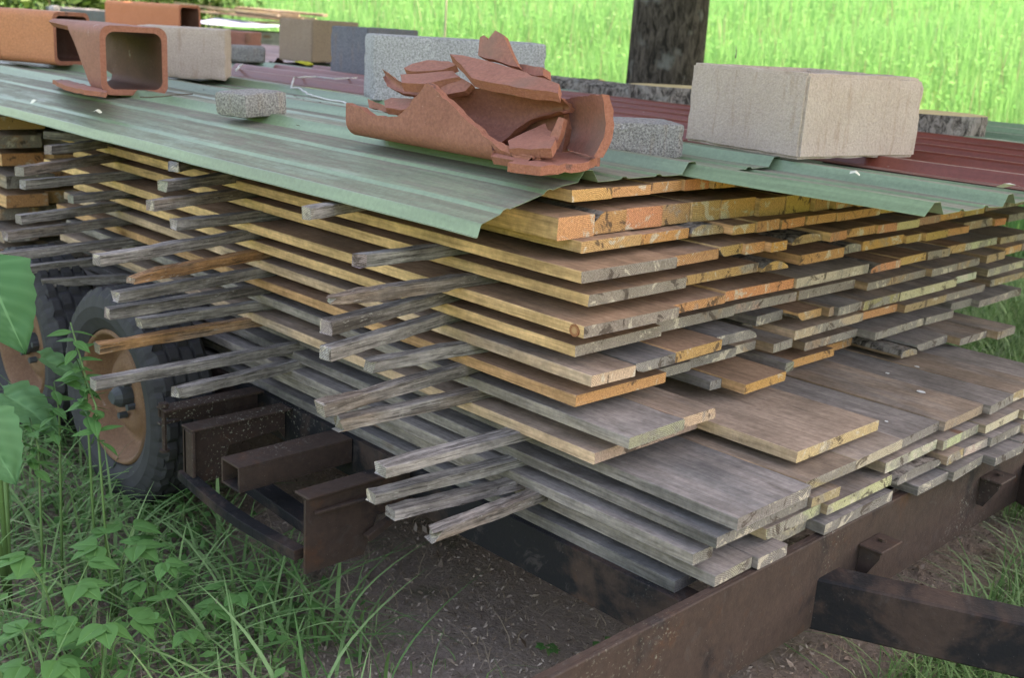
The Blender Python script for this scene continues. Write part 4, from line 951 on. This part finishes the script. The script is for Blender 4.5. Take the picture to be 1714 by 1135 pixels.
# dark blocks at the far left, scrap planks on a sheet in the background
q = on(55, 40, 2, 1.36); solid('concrete_block', rbox(.5, .25, .16, .01, .002, 21), M_DARKC, q+np.array([-1.2, .9, 0]), .5, 'dark block behind the orange tiles at the far left', 'concrete block')
q = on(150, 45, 2, 1.36); solid('concrete_block', rbox(.42, .25, .16, .01, .002, 22), M_DARKC, q+np.array([-.3, .1, 0]), 1.0, 'bluish grey block behind the open end of the orange tile', 'concrete block')
q = on(91, 22, 2, 1.5); solid('pebble', rbox(.07, .06, .06, .02, .004, 23), M_GREYC, q, .3, 'small white stone on the dark block far left', 'stone')
def junk():
    c = CAM+ray(425, 38)/FPX*12.0; gz = ground_h(float(c[0]), float(c[1])); top = float(c[2]); ux = Vector((RT[0], RT[1], 0)).normalized(); uy = Vector((-ux.y, ux.x, 0)); rz = math.atan2(ux.y, ux.x)
    M_TARP = flat('white_blue_tarp', (.25, .29, .40), .6, .5, 4)
    V = []; n = 16
    for i in range(n):
        for j in range(n):
            x = -.62+1.2*i/(n-1); y = -.5+1.0*j/(n-1)
            V.append((x, y, .07*mnoise.noise(Vector((x*3, y*3, 1)))-.2*max(0, abs(x)-.42)-.25*max(0, abs(y)-.36)))
    F = [(i*n+j, (i+1)*n+j, (i+1)*n+j+1, i*n+j+1) for i in range(n-1) for j in range(n-1)]
    o = link('tarp', mesh('tarp', V, F, M_TARP, smooth=True), (c[0], c[1], top), None, (0, 0, rz)); tag(o, 'white and blue tarp spread over a heap far behind the roof', 'tarp')
    tb = MB(); tb.box((-.52, -.42, 0), (.5, .42, top-gz-.08)); o = tb.build('timber_heap', M_TOP); o.location = (c[0], c[1], gz); o.rotation_euler = (0, 0, rz); tag(o, 'dark heap under the white and blue tarp', 'timber heap'); paint(o, DRK, rb)
    r = random.Random(3); looks = ['long pale', 'short brown', 'split pale', 'wide brown', 'thin white', 'crooked grey', 'thick reddish', 'broken whitish']
    for k in range(8):
        L = r.uniform(.7, 1.15); me = board_mesh('scrap_plank', L, r.uniform(.07, .14), .025, None, k+400, .006)
        q = Vector(c)+ux*(r.uniform(.25, .75))+uy*r.uniform(-.3, .3)
        o = link('scrap_plank', me, (q.x, q.y, top+.02+.013*k), None, (r.uniform(-.05, .05), r.uniform(-.06, .06), rz+math.radians(r.uniform(-25, 25))))
        paint(o, [PAL, PNK, PNK, BRN][k % 4], rb); tag(o, f'{looks[k]} scrap plank, {SENT[k]} up in the heap on the tarp', 'plank', 'scrap planks on the tarp')
junk()

# small litter on the roof: leaf, wire, twigs
M_YEL = flat('yellow_leaf', (.55, .50, .05), .6); M_TWIG = flat('twig', (.10, .08, .06), .9); M_WIRE = flat('grey_string', (.50, .50, .47), .7); M_PALE = flat('pale_leaf', (.55, .55, .45), .7)
def leafbit(px, z, s, mat, label, seed):
    p = on(*px, 2, z); r = random.Random(seed); V = [(-s, 0, .002), (-s*.4, s*.45, .006), (s*.5, s*.4, .01), (s, 0, .004), (s*.4, -s*.45, .002), (-s*.5, -s*.35, .008), (0, 0, .012)]
    F = [(6, k, (k+1) % 6) for k in range(6)]
    tag(link('fallen_leaf', mesh('fallen_leaf', V, F, mat), p, None, (.2, .1, r.uniform(0, 6))), label, 'leaf')
leafbit((508, 106), 1.345, .06, M_YEL, 'yellow leaf lying before the brownish hollow block', 1)

leafbit((58, 172), 1.30, .025, M_PALE, 'pale greenish leaf curl near the left edge of the green sheet', 2)
leafbit((163, 189), 1.30, .014, M_PALE, 'tiny white flake on the green sheet below the flue tile', 3)
leafbit((1430, 293), 1.325, .02, M_PALE, 'small tan leaf on the sheet in front of the big tan block', 4)
leafbit((1690, 315), 1.33, .03, M_PALE, 'dry tan leaf on the right end of the red sheet', 5)
def strand(pxs, z, r, mat, name, label):
    pts = [on(u, v, 2, z) for u, v in pxs]; P = []
    for a, b in zip(pts, pts[1:]):
        for k in range(4): q = a+(b-a)*k/4; P.append((q[0], q[1], q[2]+.006*abs(mnoise.noise(Vector((q[0]*9, q[1]*9, 2))))))
    P.append(tuple(pts[-1])); m = MB(); m.tube(P, r, 5); o = m.build(name, mat, tuple(pts[0]), smooth=True); tag(o, label, name.replace('_', ' '))
strand([(598, 130), (560, 132), (530, 128), (492, 130), (487, 147), (500, 148), (515, 158), (535, 164), (575, 172), (590, 178)], 1.345, .0035, M_WIRE, 'string', 'frayed white string looping across the red sheet left of the shards')
strand([(395, 118), (402, 110), (406, 107)], 1.35, .005, M_WIRE, 'string', 'short white string end near the flat tan block')
strand([(235, 163), (270, 162), (300, 158), (322, 157)], 1.335, .002, M_TWIG, 'twig', 'thin twig in front of the square flue tile')
strand([(1015, 150), (1000, 146)], 1.34, .002, M_TWIG, 'twig', 'tiny twig on the far red sheet')
strand([(1231, 97), (1233, 87), (1231, 76)], 1.56, .0022, M_TWIG, 'twig', 'little dark twig standing on the big tan block')
rl = random.Random(8); mb = MB()
for k in range(60):
    u = rl.uniform(20, 1100); v = rl.uniform(150, 300)
    q = on(u, v, 2, 1.318)
    if q[1] < .02 or q[1] > .9: continue
    a = rl.uniform(0, 6.3); L = rl.uniform(.006, .02); mb.tube([(q[0], q[1], 1.322), (q[0]+L*math.cos(a), q[1]+L*math.sin(a), 1.324)], .0012, 4)
tag(mb.build('roof_litter', M_TWIG), 'crumbs and needles scattered on the green sheet', None, kind='stuff')

M_WHITE = flat('bird_dropping', (.72, .72, .70), .8, .1)
for k, (u, v, r_, lab) in enumerate([(1542, 656, .0085, 'largest white bird dropping on the wide grey boards'), (1485, 625, .0045, 'small white bird dropping nearest the orange board ends'), (1535, 614, .005, 'small white bird dropping furthest up the wide grey boards'), (1484, 706, .0035, 'tiny white speck beside the corner of the projecting plank')]):
    q = on(u, v, 2, ZB['L']+.0275); m = MB(); n_ = 14; rr = random.Random(k)
    ring = [(r_*rr.uniform(.75, 1.2)*math.cos(2*math.pi*i/n_)*1.3, r_*rr.uniform(.75, 1.2)*math.sin(2*math.pi*i/n_), 0) for i in range(n_)]
    m.prism(ring, (0, 0, .0012)); o = m.build('bird_dropping', M_WHITE, local=False); o.location = tuple(map(float, q)); tag(o, lab, 'bird dropping')
# ------------------------------------------------------------------ tree
def blades(name, P, H, Wd, lean, mat, seg=3, label=None, az=None, droop=1.0):
    """many grass blades in one mesh. P (n,3) roots"""
    n = len(P); rs = np.random.RandomState(len(name)+n)
    a = rs.uniform(0, 2*np.pi, n) if az is None else az; le = lean*rs.uniform(.3, 1.5, n); dr = np.stack([np.cos(a), np.sin(a), np.zeros(n)], 1)
    sd_ = np.stack([-np.sin(a+rs.uniform(-.7, .7, n)), np.cos(a), np.zeros(n)], 1)
    V = np.zeros((n, (seg+1)*2, 3))
    for k in range(seg+1):
        f = k/seg; hz = H*(f-.35*droop*le*f*f); out = (H*le*f*f)[:, None]*dr
        c = P+out; c[:, 2] += hz; w = (Wd*(1-f)**.7*(.6+.8*f if f < .5 else 1)+.0004)[:, None]*.5
        V[:, 2*k] = c-sd_*w; V[:, 2*k+1] = c+sd_*w
    V = V.reshape(-1, 3); m = (seg+1)*2
    q = np.array([[2*k, 2*k+1, 2*k+3, 2*k+2] for k in range(seg)])
    F = (np.arange(n)[:, None, None]*m+q[None]).reshape(-1, 4)
    me = bpy.data.meshes.new(name); me.vertices.add(len(V)); me.vertices.foreach_set('co', V.ravel())
    me.loops.add(F.size); me.loops.foreach_set('vertex_index', F.ravel().astype(np.int32)); me.polygons.add(len(F))
    me.polygons.foreach_set('loop_start', np.arange(0, F.size, 4, dtype=np.int32)); me.polygons.foreach_set('loop_total', np.full(len(F), 4, dtype=np.int32))
    me.materials.append(mat); at = me.attributes.new('tone', 'FLOAT', 'POINT'); at.data.foreach_set('value', np.repeat(rs.uniform(0, 1, n), m).astype(np.float32))
    me.update(); me.validate()
    me.polygons.foreach_set('use_smooth', np.ones(len(F), dtype=bool))
    o = link(name, me); return tag(o, label, None, None, 'stuff')
def leaves(name, P, size, mat, label=None, parent=None, kind=None, flat_=.6, asp=.6):
    n = len(P); rs = np.random.RandomState(n); N = rs.normal(size=(n, 3)); N[:, 2] = np.abs(N[:, 2])+flat_; N /= np.linalg.norm(N, axis=1)[:, None]
    A = np.cross(N, rs.normal(size=(n, 3))); A /= np.linalg.norm(A, axis=1)[:, None]; B = np.cross(N, A); s = (size*rs.uniform(.6, 1.3, n))[:, None]
    V = np.stack([P-A*s, P-B*s*asp+N*s*.12, P+A*s, P+B*s*asp+N*s*.12], 1).reshape(-1, 3); F = np.arange(n*4).reshape(-1, 4)
    me = bpy.data.meshes.new(name); me.vertices.add(len(V)); me.vertices.foreach_set('co', V.ravel()); me.loops.add(F.size); me.loops.foreach_set('vertex_index', F.ravel().astype(np.int32))
    me.polygons.add(n); me.polygons.foreach_set('loop_start', np.arange(0, F.size, 4, dtype=np.int32)); me.polygons.foreach_set('loop_total', np.full(n, 4, dtype=np.int32))
    me.materials.append(mat); at = me.attributes.new('tone', 'FLOAT', 'POINT'); at.data.foreach_set('value', np.repeat(rs.uniform(0, 1, n), 4).astype(np.float32)); me.update(); me.validate()
    o = link(name, me, (0, 0, 0), parent)
    if kind: o['kind'] = kind
    if label: o['label'] = label
    return o
M_LEAF = leafmat('oak_leaf', (.035, .075, .018), (.075, .14, .03), .3)
def tree_at(x, y, r0, H, cr, label, nleaf, base, lsize, seed, off):
    rs = np.random.RandomState(seed); gz = ground_h(x, y)
    T = empty('oak_tree', (x, y, gz), label, 'tree')
    n = 28; N = 26; V = []
    for k in range(N):
        z = -.15+(H*.6)*(k/(N-1))**1.2; r = r0*(1+.35*math.exp(-max(z, 0)*3.5))*(1-.25*z/H)
        for j in range(n):
            a = 2*math.pi*j/n
            f = 1+.055*mnoise.noise(Vector((math.cos(a)*3, math.sin(a)*3, z*.6+seed)))+.04*abs(mnoise.noise(Vector((math.cos(a)*9, math.sin(a)*9, z*1.6))))
            V.append((r*f*math.cos(a), r*f*math.sin(a), z))
    F = [(k*n+j, k*n+(j+1) % n, (k+1)*n+(j+1) % n, (k+1)*n+j) for k in range(N-1) for j in range(n)]
    link('trunk', mesh('trunk', V, F, M_BARK, smooth=True), (0, 0, 0), T)
    for k in range(8):
        a = k*.785+rs.uniform(-.3, .3); z0 = base+.2+rs.uniform(0, 2.0); m = MB(); L = cr*rs.uniform(.6, .85); ox, oy = off
        m.tube([(0, 0, z0-.3), (L*.35*math.cos(a)+ox*.3, L*.35*math.sin(a)+oy*.3, z0+.5), (L*.7*math.cos(a+.2)+ox*.7, L*.7*math.sin(a+.2)+oy*.7, z0+1.0), (L*math.cos(a+.1)+ox, L*math.sin(a+.1)+oy, z0+1.9)], [.12, .085, .05, .015], 7)
        m.build('limb', M_BARK, parent=T, smooth=True)
    P = []
    cl = [(rs.uniform(0, 2*np.pi), cr*math.sqrt(rs.uniform(0, 1))*.9, rs.uniform(0, 1)) for _ in range(90)]
    for a, r, h in cl:
        zt = base+.5+(H-base-1.2)*h*math.sqrt(max(.05, 1-(r/cr)**2)); c = np.array([r*math.cos(a)+off[0], r*math.sin(a)+off[1], zt])
        P.append(c+rs.normal(size=(nleaf//90, 3))*np.array([.95, .95, .5]))
    P = np.concatenate(P); P[:, 2] = np.maximum(P[:, 2], base)
    leaves('crown', P, lsize, M_LEAF, None, T)
tp = CAM+((1118-857)*RT-(60-567.5)*UP+FPX*FW)/FPX*6.6
tree_at(float(tp[0]), float(tp[1]), .235, 8.6, 5.0, 'dark tree trunk behind the roof, its crown shading the stack', 10500, 3.7, .24, 3, (1.0, 2.0))

# ------------------------------------------------------------------ vegetation
M_GRASS = leafmat('grass_blade', (.075, .18, .055), (.24, .38, .16), .25, .45)
M_DRY = leafmat('dry_grass', (.28, .21, .145), (.46, .37, .27), .15, .8)
M_LITTER = leafmat('dead_leaf', (.13, .09, .068), (.50, .41, .34), .1, .85)
M_FIELD = leafmat('field_plant', (.07, .20, .07), (.25, .43, .19), .4, .9)
M_HERB = leafmat('herb_leaf', (.055, .165, .045), (.125, .285, .09), .25, .5)
rs = np.random.RandomState(21)
def scatter(n, x0, x1, y0, y1, dens=None):
    P = np.stack([rs.uniform(x0, x1, n), rs.uniform(y0, y1, n), np.zeros(n)], 1)
    if dens is not None: P = P[rs.uniform(0, 1, n) < np.array([dens(p[0], p[1]) for p in P])]
    P[:, 2] = [ground_h(p[0], p[1])-.01 for p in P]; return P
def gd(x, y):            # where grass grows in the foreground left of the trailer
    e = .5+.5*mnoise.noise(Vector((x*2.2, y*2.2, 7)))
    d = max(0, min(1, ((-.04 if x > -2.7 else .05)-y)/.22))
    d *= max(0, min(1, (-1.6-x)/.5))
    return d*(.25+1.1*max(0, e-.25))
P = scatter(4600, -6.0, -1.5, -1.45, .1, gd)
blades('grass', P, rs.uniform(.05, .20, len(P)), rs.uniform(.005, .0115, len(P)), 1.1, M_GRASS, 5, 'green grass growing along the near side of the trailer')
P = scatter(3200, -4.3, -1.7, -1.15, -.05, lambda x, y: gd(x, y)*.85 if math.hypot(x, y+1.65) > 1.95 else 0)
blades('tall_grass', P, rs.uniform(.16, .34, len(P)), rs.uniform(.0075, .0145, len(P)), 1.35, M_GRASS, 8, 'long arching grass blades in the left foreground')
P = scatter(5200, -5.2, -1.6, -1.3, .1, gd); P[:, 2] += rs.uniform(.02, .12, len(P))
leaves('ground_weeds', P, .019, M_HERB, 'small rounded weed leaves between the grass', None, 'stuff', .9, .6)
P = scatter(420, -5.0, -1.4, -1.3, .2, lambda x, y: .6)
blades('dead_stems', P, rs.uniform(.08, .30, len(P)), rs.uniform(.0018, .0035, len(P)), 1.7, M_DRY, 5, 'dead grass stems tangled in the green grass')
P = scatter(500, -2.6, -1.2, -.8, .0, lambda x, y: .5)
blades('sparse_grass', P, rs.uniform(.05, .16, len(P)), rs.uniform(.003, .006, len(P)), .9, M_GRASS, 5, 'a few thin grass blades on the bare soil')
P = scatter(24000, -4.4, -.2, -1.3, 2.0)
blades('dry_grass', P, rs.uniform(.015, .06, len(P)), rs.uniform(.0015, .0034, len(P)), 2.6, M_DRY, 3, 'dry straw strewn over the soil under the trailer')
P = scatter(75000, -5.0, -.2, -1.3, 2.2); P[:, 2] += rs.uniform(.004, .020, len(P))
leaves('leaf_litter', P, .0075, M_LITTER, 'brown dead leaves and needles covering the soil', None, 'stuff', .7, .35)
P = scatter(1500, -5.0, -.2, -1.3, 2.2); P[:, 2] += rs.uniform(.010, .024, len(P))
leaves('leaf_litter', P, .017, M_LITTER, 'larger curled dead leaves on the soil', None, 'stuff', .8, .42)
# grass at the right, beyond the tongue and beyond the stack
P = np.concatenate([scatter(3000, -2.3, .3, 1.3, 3.4, lambda x, y: max(0, min(1, (y-1.25-.25*x*0)/.5))*(.3+.9*max(0, mnoise.noise(Vector((x*2, y*2, 4)))+.25)) if x > -1.06 else (1 if y > 2.1 else 0)), scatter(1800, -1.0, .3, .7, 1.6, lambda x, y: .7), scatter(4500, -1.03, .4, 1.0, 2.6), scatter(700, -1.0, -.3, .5, .95)])
blades('grass', P, rs.uniform(.06, .30, len(P)), rs.uniform(.004, .010, len(P)), 1.0, M_GRASS, 5, 'green grass right of the drawbar')
P = np.concatenate([scatter(9000, -5.5, 1.5, 2.2, 8), scatter(12000, -3.2, .6, 2.0, 5.6)])
blades('grass', P, rs.uniform(.15, .4, len(P)), rs.uniform(.006, .014, len(P)), .7, M_GRASS, 4, 'shaded grass on the far side of the trailer')
# the sunlit field behind
def wedge(n, r0, r1, a0, a1, pw=1.0):
    r = r0*(r1/r0)**rs.uniform(0, 1, n); a = np.radians(rs.uniform(a0, a1, n)); x = CAM[0]+r*np.cos(a); y = CAM[1]+r*np.sin(a)
    return np.stack([x, y, np.array([ground_h(p, q)-.02 for p, q in zip(x, y)])], 1), r
P, r = wedge(85000, 9.0, 75, 98, 150)
h = rs.uniform(.4, 1.0, len(P))*(.8+.2*np.sin(P[:, 0]*1.3)); blades('field_plants', P, h, .006+.0011*r, .2, M_FIELD, 3, 'tall bright green plants of the sunlit field')
P, r = wedge(2200, 9.0, 60, 98, 182)
blades('field_stalks', P, rs.uniform(.5, 1.1, len(P)), .004+.0009*r, .2, M_DRY, 3, 'pale dry stalks standing in the field')
P, r = wedge(22000, 9.0, 60, 98, 150); P[:, 2] += rs.uniform(.2, .75, len(P))
leaves('field_leaves', P, .036, M_FIELD, 'leaves of the tall field plants', None, 'stuff', .3, .45)
P, r = wedge(24000, 9, 60, 150, 182)
blades('lawn_grass', P, rs.uniform(.12, .4, len(P)), .008+.0016*r, .6, M_FIELD, 3, 'shorter sunlit grass at the far left')
M_BUSH = leafmat('bush_leaf', (.025, .06, .015), (.08, .15, .035), .25)
def bush(u, dist, w, h, label, seed):
    p = CAM+ray(u, 20)/FPX*dist; x, y = float(p[0]), float(p[1]); rs2 = np.random.RandomState(seed); gz = ground_h(x, y)
    T = empty('bush', (x, y, gz), label, 'bush', 'bushes at the far left')
    c = rs2.normal(size=(26, 3)); c /= np.linalg.norm(c, axis=1)[:, None]; c *= rs2.uniform(.3, 1, (26, 1)); c = c*np.array([w, w, h/2])+np.array([0, 0, h*.55])
    P = np.concatenate([q+rs2.normal(size=(60, 3))*np.array([.28*w, .28*w, .14*h]) for q in c]); P[:, 2] = np.maximum(P[:, 2], .05)
    leaves('foliage', P, .065, M_BUSH, None, T)
    m = MB(); m.tube([(0, 0, -.1), (.05, 0, h*.4), (.1, .05, h*.8)], [.07, .05, .02], 6); m.build('stem', M_BARK, parent=T)
for i, (u, d, w, h, lab) in enumerate([(-40, 12, .9, 1.35, 'dark bush at the far left corner of the lawn'), (120, 13.5, .8, 1.2, 'dark bush above the orange tiles'), (235, 15, .9, 1.2, 'low dark bush behind the far flue tile'), (330, 16, .7, .95, 'small bush left of the scrap plank heap'), (185, 11, .5, .75, 'yellowish low shrub right of the bluish grey block')]): bush(u, d, w, h, lab, i)
M_DRYWOOD = flat('bleached_stake', (.30, .28, .22), .9)
# thin pole in the field
p = CAM+ray(742, 70)/FPX*10.5; m = MB(); g = ground_h(float(p[0]), float(p[1])); m.tube([(0, 0, 0), (.02, 0, 1.7)], .009, 7); o = m.build('post', M_DRYWOOD, smooth=True); o.location = (float(p[0]), float(p[1]), g); tag(o, 'thin leaning stake in the field behind the long grey block', 'stake')

# individual plants in the foreground
def leaf_mesh(name, L, Wd, shape, mat, curl=.15, seed=0, wavy=.0):
    n = 19; V = []; r = random.Random(seed); cs = [-1, -.8, -.6, -.4, -.2, -.05, 0, .05, .2, .4, .6, .8, 1]; nc = len(cs)
    for k in range(n):
        f = k/(n-1)
        w = {'lance': math.sin(math.pi*f**.75)*.5, 'heart': (min(1, (f*7)**.6)*(1-f**2.2))*.5 if f > 0 else .12, 'oval': math.sin(math.pi*f**.6)*.5}[shape]*Wd
        z = -curl*L*f*f
        for j, s in enumerate(cs):
            vein = .012*L*math.sin(38*(f-.55*abs(s)*.5))*(.25+abs(s)) if wavy else 0
            ed = 1+(.05*math.sin(f*40+seed) if wavy and abs(s) > .9 else 0)
            V.append((L*f-(.10*L*abs(s)**2*(1-f)**3*(1 if shape == 'heart' else 0)), s*w*ed, z+min(abs(s), .3)*w*.35+wavy*mnoise.noise(Vector((f*4, s*2, seed)))*L*1.6+vein))
    F = [(k*nc+j, k*nc+j+1, (k+1)*nc+j+1, (k+1)*nc+j) for k in range(n-1) for j in range(nc-1)]
    me = mesh(name, V, F, mat, smooth=True); at = me.attributes.new('tone', 'FLOAT', 'POINT'); t0 = r.uniform(.1, .5); at.data.foreach_set('value', [min(1.6, t0+(1.3 if abs(cs[q % nc]) < .02 else 0)+(.5*max(0, math.sin(38*((q//nc)/(n-1)-.55*abs(cs[q % nc])*.5)))**4 if wavy else 0)) for q in range(len(V))]); return me
def plant(loc, label, cat, stem_pts, leaf_list, mat, name, sm):
    T = empty(name, loc, label, cat)
    for pts, rad in stem_pts: m = MB(); m.tube(pts, rad, 6); m.build('stem', sm, parent=T, smooth=True)
    for p, yaw, pitch, me, roll in leaf_list: link('leaf', me, p, T, (roll, pitch, yaw))
M_STEM = flat('green_stem', (.10, .19, .06), .6); M_BURD = leafmat('burdock_leaf', (.04, .135, .05), (.12, .27, .12), .12, .5)
def pt(u, v, d): return CAM+ray(u, v)/FPX*d
# burdock at the left edge
b0 = pt(0, 800, 2.75); b0[2] = ground_h(b0[0], b0[1]); big = leaf_mesh('leaf', .23, .20, 'heart', M_BURD, .25, 1, .035); big2 = leaf_mesh('leaf', .18, .165, 'heart', M_BURD, .25, 2, .04)
def rel(p, o): return tuple(float(x) for x in (np.array(p)-np.array(o)))
face = YAW-math.pi
l1 = rel(pt(-25, 445, 2.7), b0); l2 = rel(pt(-40, 700, 2.6), b0); l3 = rel(pt(5, 660, 2.9), b0); l4 = rel(pt(70, 600, 3.0), b0)
plant(b0, 'burdock with broad leaves at the left edge beside the rear wheel', 'plant', [([(0, 0, 0), (l1[0]*.5, l1[1]*.5, l1[2]*.6), l1], [.008, .006, .004]), ([(0, 0, 0), l2], [.01, .006]), ([(0, 0, 0), l3], [.01, .006])],
      [(l1, face+1.0, .95, big, .6), (l2, face+1.2, .85, big2, .5), (l3, face+1.5, .4, big2, .2), (l4, face+2.0, .5, big2, .1)], M_BURD, 'burdock_plant', M_STEM)
# leafy stem in front of the near wheel
lf = leaf_mesh('leaf', .062, .026, 'lance', M_HERB, .2, 3)
def leafy(u0, v0, u1, v1, d, n, label, seed):
    a = pt(u0, v0, d); b = pt(u1, v1, d+.1); r = random.Random(seed); o = a.copy(); o[2] = min(o[2], ground_h(a[0], a[1])); P = []
    A = np.array(rel(a, o)); B = np.array(rel(b, o)); st = [tuple(A*0), tuple(A+(B-A)*.5+np.array([.01, .01, 0])), tuple(B)]; L = []
    for k in range(n):
        f = .12+.88*k/n; c = A+(B-A)*f; s = 1.05-.5*f
        for q in (0, 1): L.append((tuple(c), k*1.2+q*math.pi+r.uniform(-.4, .4), r.uniform(-.5, .25), lf, r.uniform(-.4, .4)))
    plant(o, label, 'plant', [(st, [.004, .003, .002])], L, M_HERB, 'leafy_plant', M_STEM)
leafy(150, 720, 118, 540, 2.75, 10, 'slender leafy stem standing in front of the near wheel', 1)
leafy(175, 760, 128, 600, 2.7, 8, 'second leafy stem just right of the slender one', 2)
leafy(90, 740, 90, 640, 2.8, 6, 'short leafy stem left of the slender ones', 3)
leafy(60, 800, 50, 700, 2.75, 7, 'leafy stem between the burdock leaves', 6)
# three-lobed plants
lob = leaf_mesh('leaf', .075, .052, 'oval', M_HERB, .15, 5); lobs = leaf_mesh('leaf', .055, .038, 'oval', M_HERB, .15, 6)
TRI = [(95, 920, 2.5, 1, 'three-lobed plant amid the grass at the left edge of the foreground'), (165, 1010, 2.42, 1, 'largest three-lobed plant near the bottom left of the picture'), (185, 815, 2.7, 1, 'three-lobed plant just below the near wheel'), (300, 1010, 2.55, 0, 'clover-like plant in the lower left grass'), (390, 960, 2.7, 0, 'clover-like plant under the curved step rail'), (250, 920, 2.7, 0, 'small lobed plant midway between wheel and bottom edge'), (60, 1060, 2.35, 1, 'lobed plant in the bottom left corner'), (920, 1078, 2.5, 0, 'tiny clover on the bare soil before the front beam'), (1020, 1070, 2.45, 0, 'tiny weed beside the front beam at the bottom')]
for i, (u, v, d, bg_, lab) in enumerate(TRI):
    g = ray(u, v); q = CAM+g/FPX*d; zg = ground_h(q[0], q[1]); 
    if i >= 7: q = on(u, v, 2, .13); zg = ground_h(q[0], q[1])
    r = random.Random(i); o = (float(q[0]), float(q[1]), zg); hgt = float(q[2])-zg if i < 7 else .03; hgt = max(.03, hgt); st = []; L = []; me = lob if bg_ else lobs; nn = 4 if i < 7 else 3
    for k in range(nn):
        a = k*2*math.pi/nn+r.uniform(-.4, .4); R_l = r.uniform(.03, .08)*(1 if i < 7 else .35); top = (R_l*math.cos(a), R_l*math.sin(a), hgt*r.uniform(.6, 1.05)); st.append(([(0, 0, 0), (top[0]*.4, top[1]*.4, top[2]*.7), top], .002))
        for s in (-.95, 0, .95): L.append((top, a+s, r.uniform(-.1, .35), me, r.uniform(-.2, .2)))
    if i >= 7:
        me = leaf_mesh('leaf', .022, .02, 'oval', M_HERB, .1, 8); L = [(l[0], l[1], l[2], me, l[4]) for l in L]
    plant(o, lab, 'plant', st, L, M_HERB, 'lobed_plant', M_STEM)
print('objects', len(bpy.data.objects))
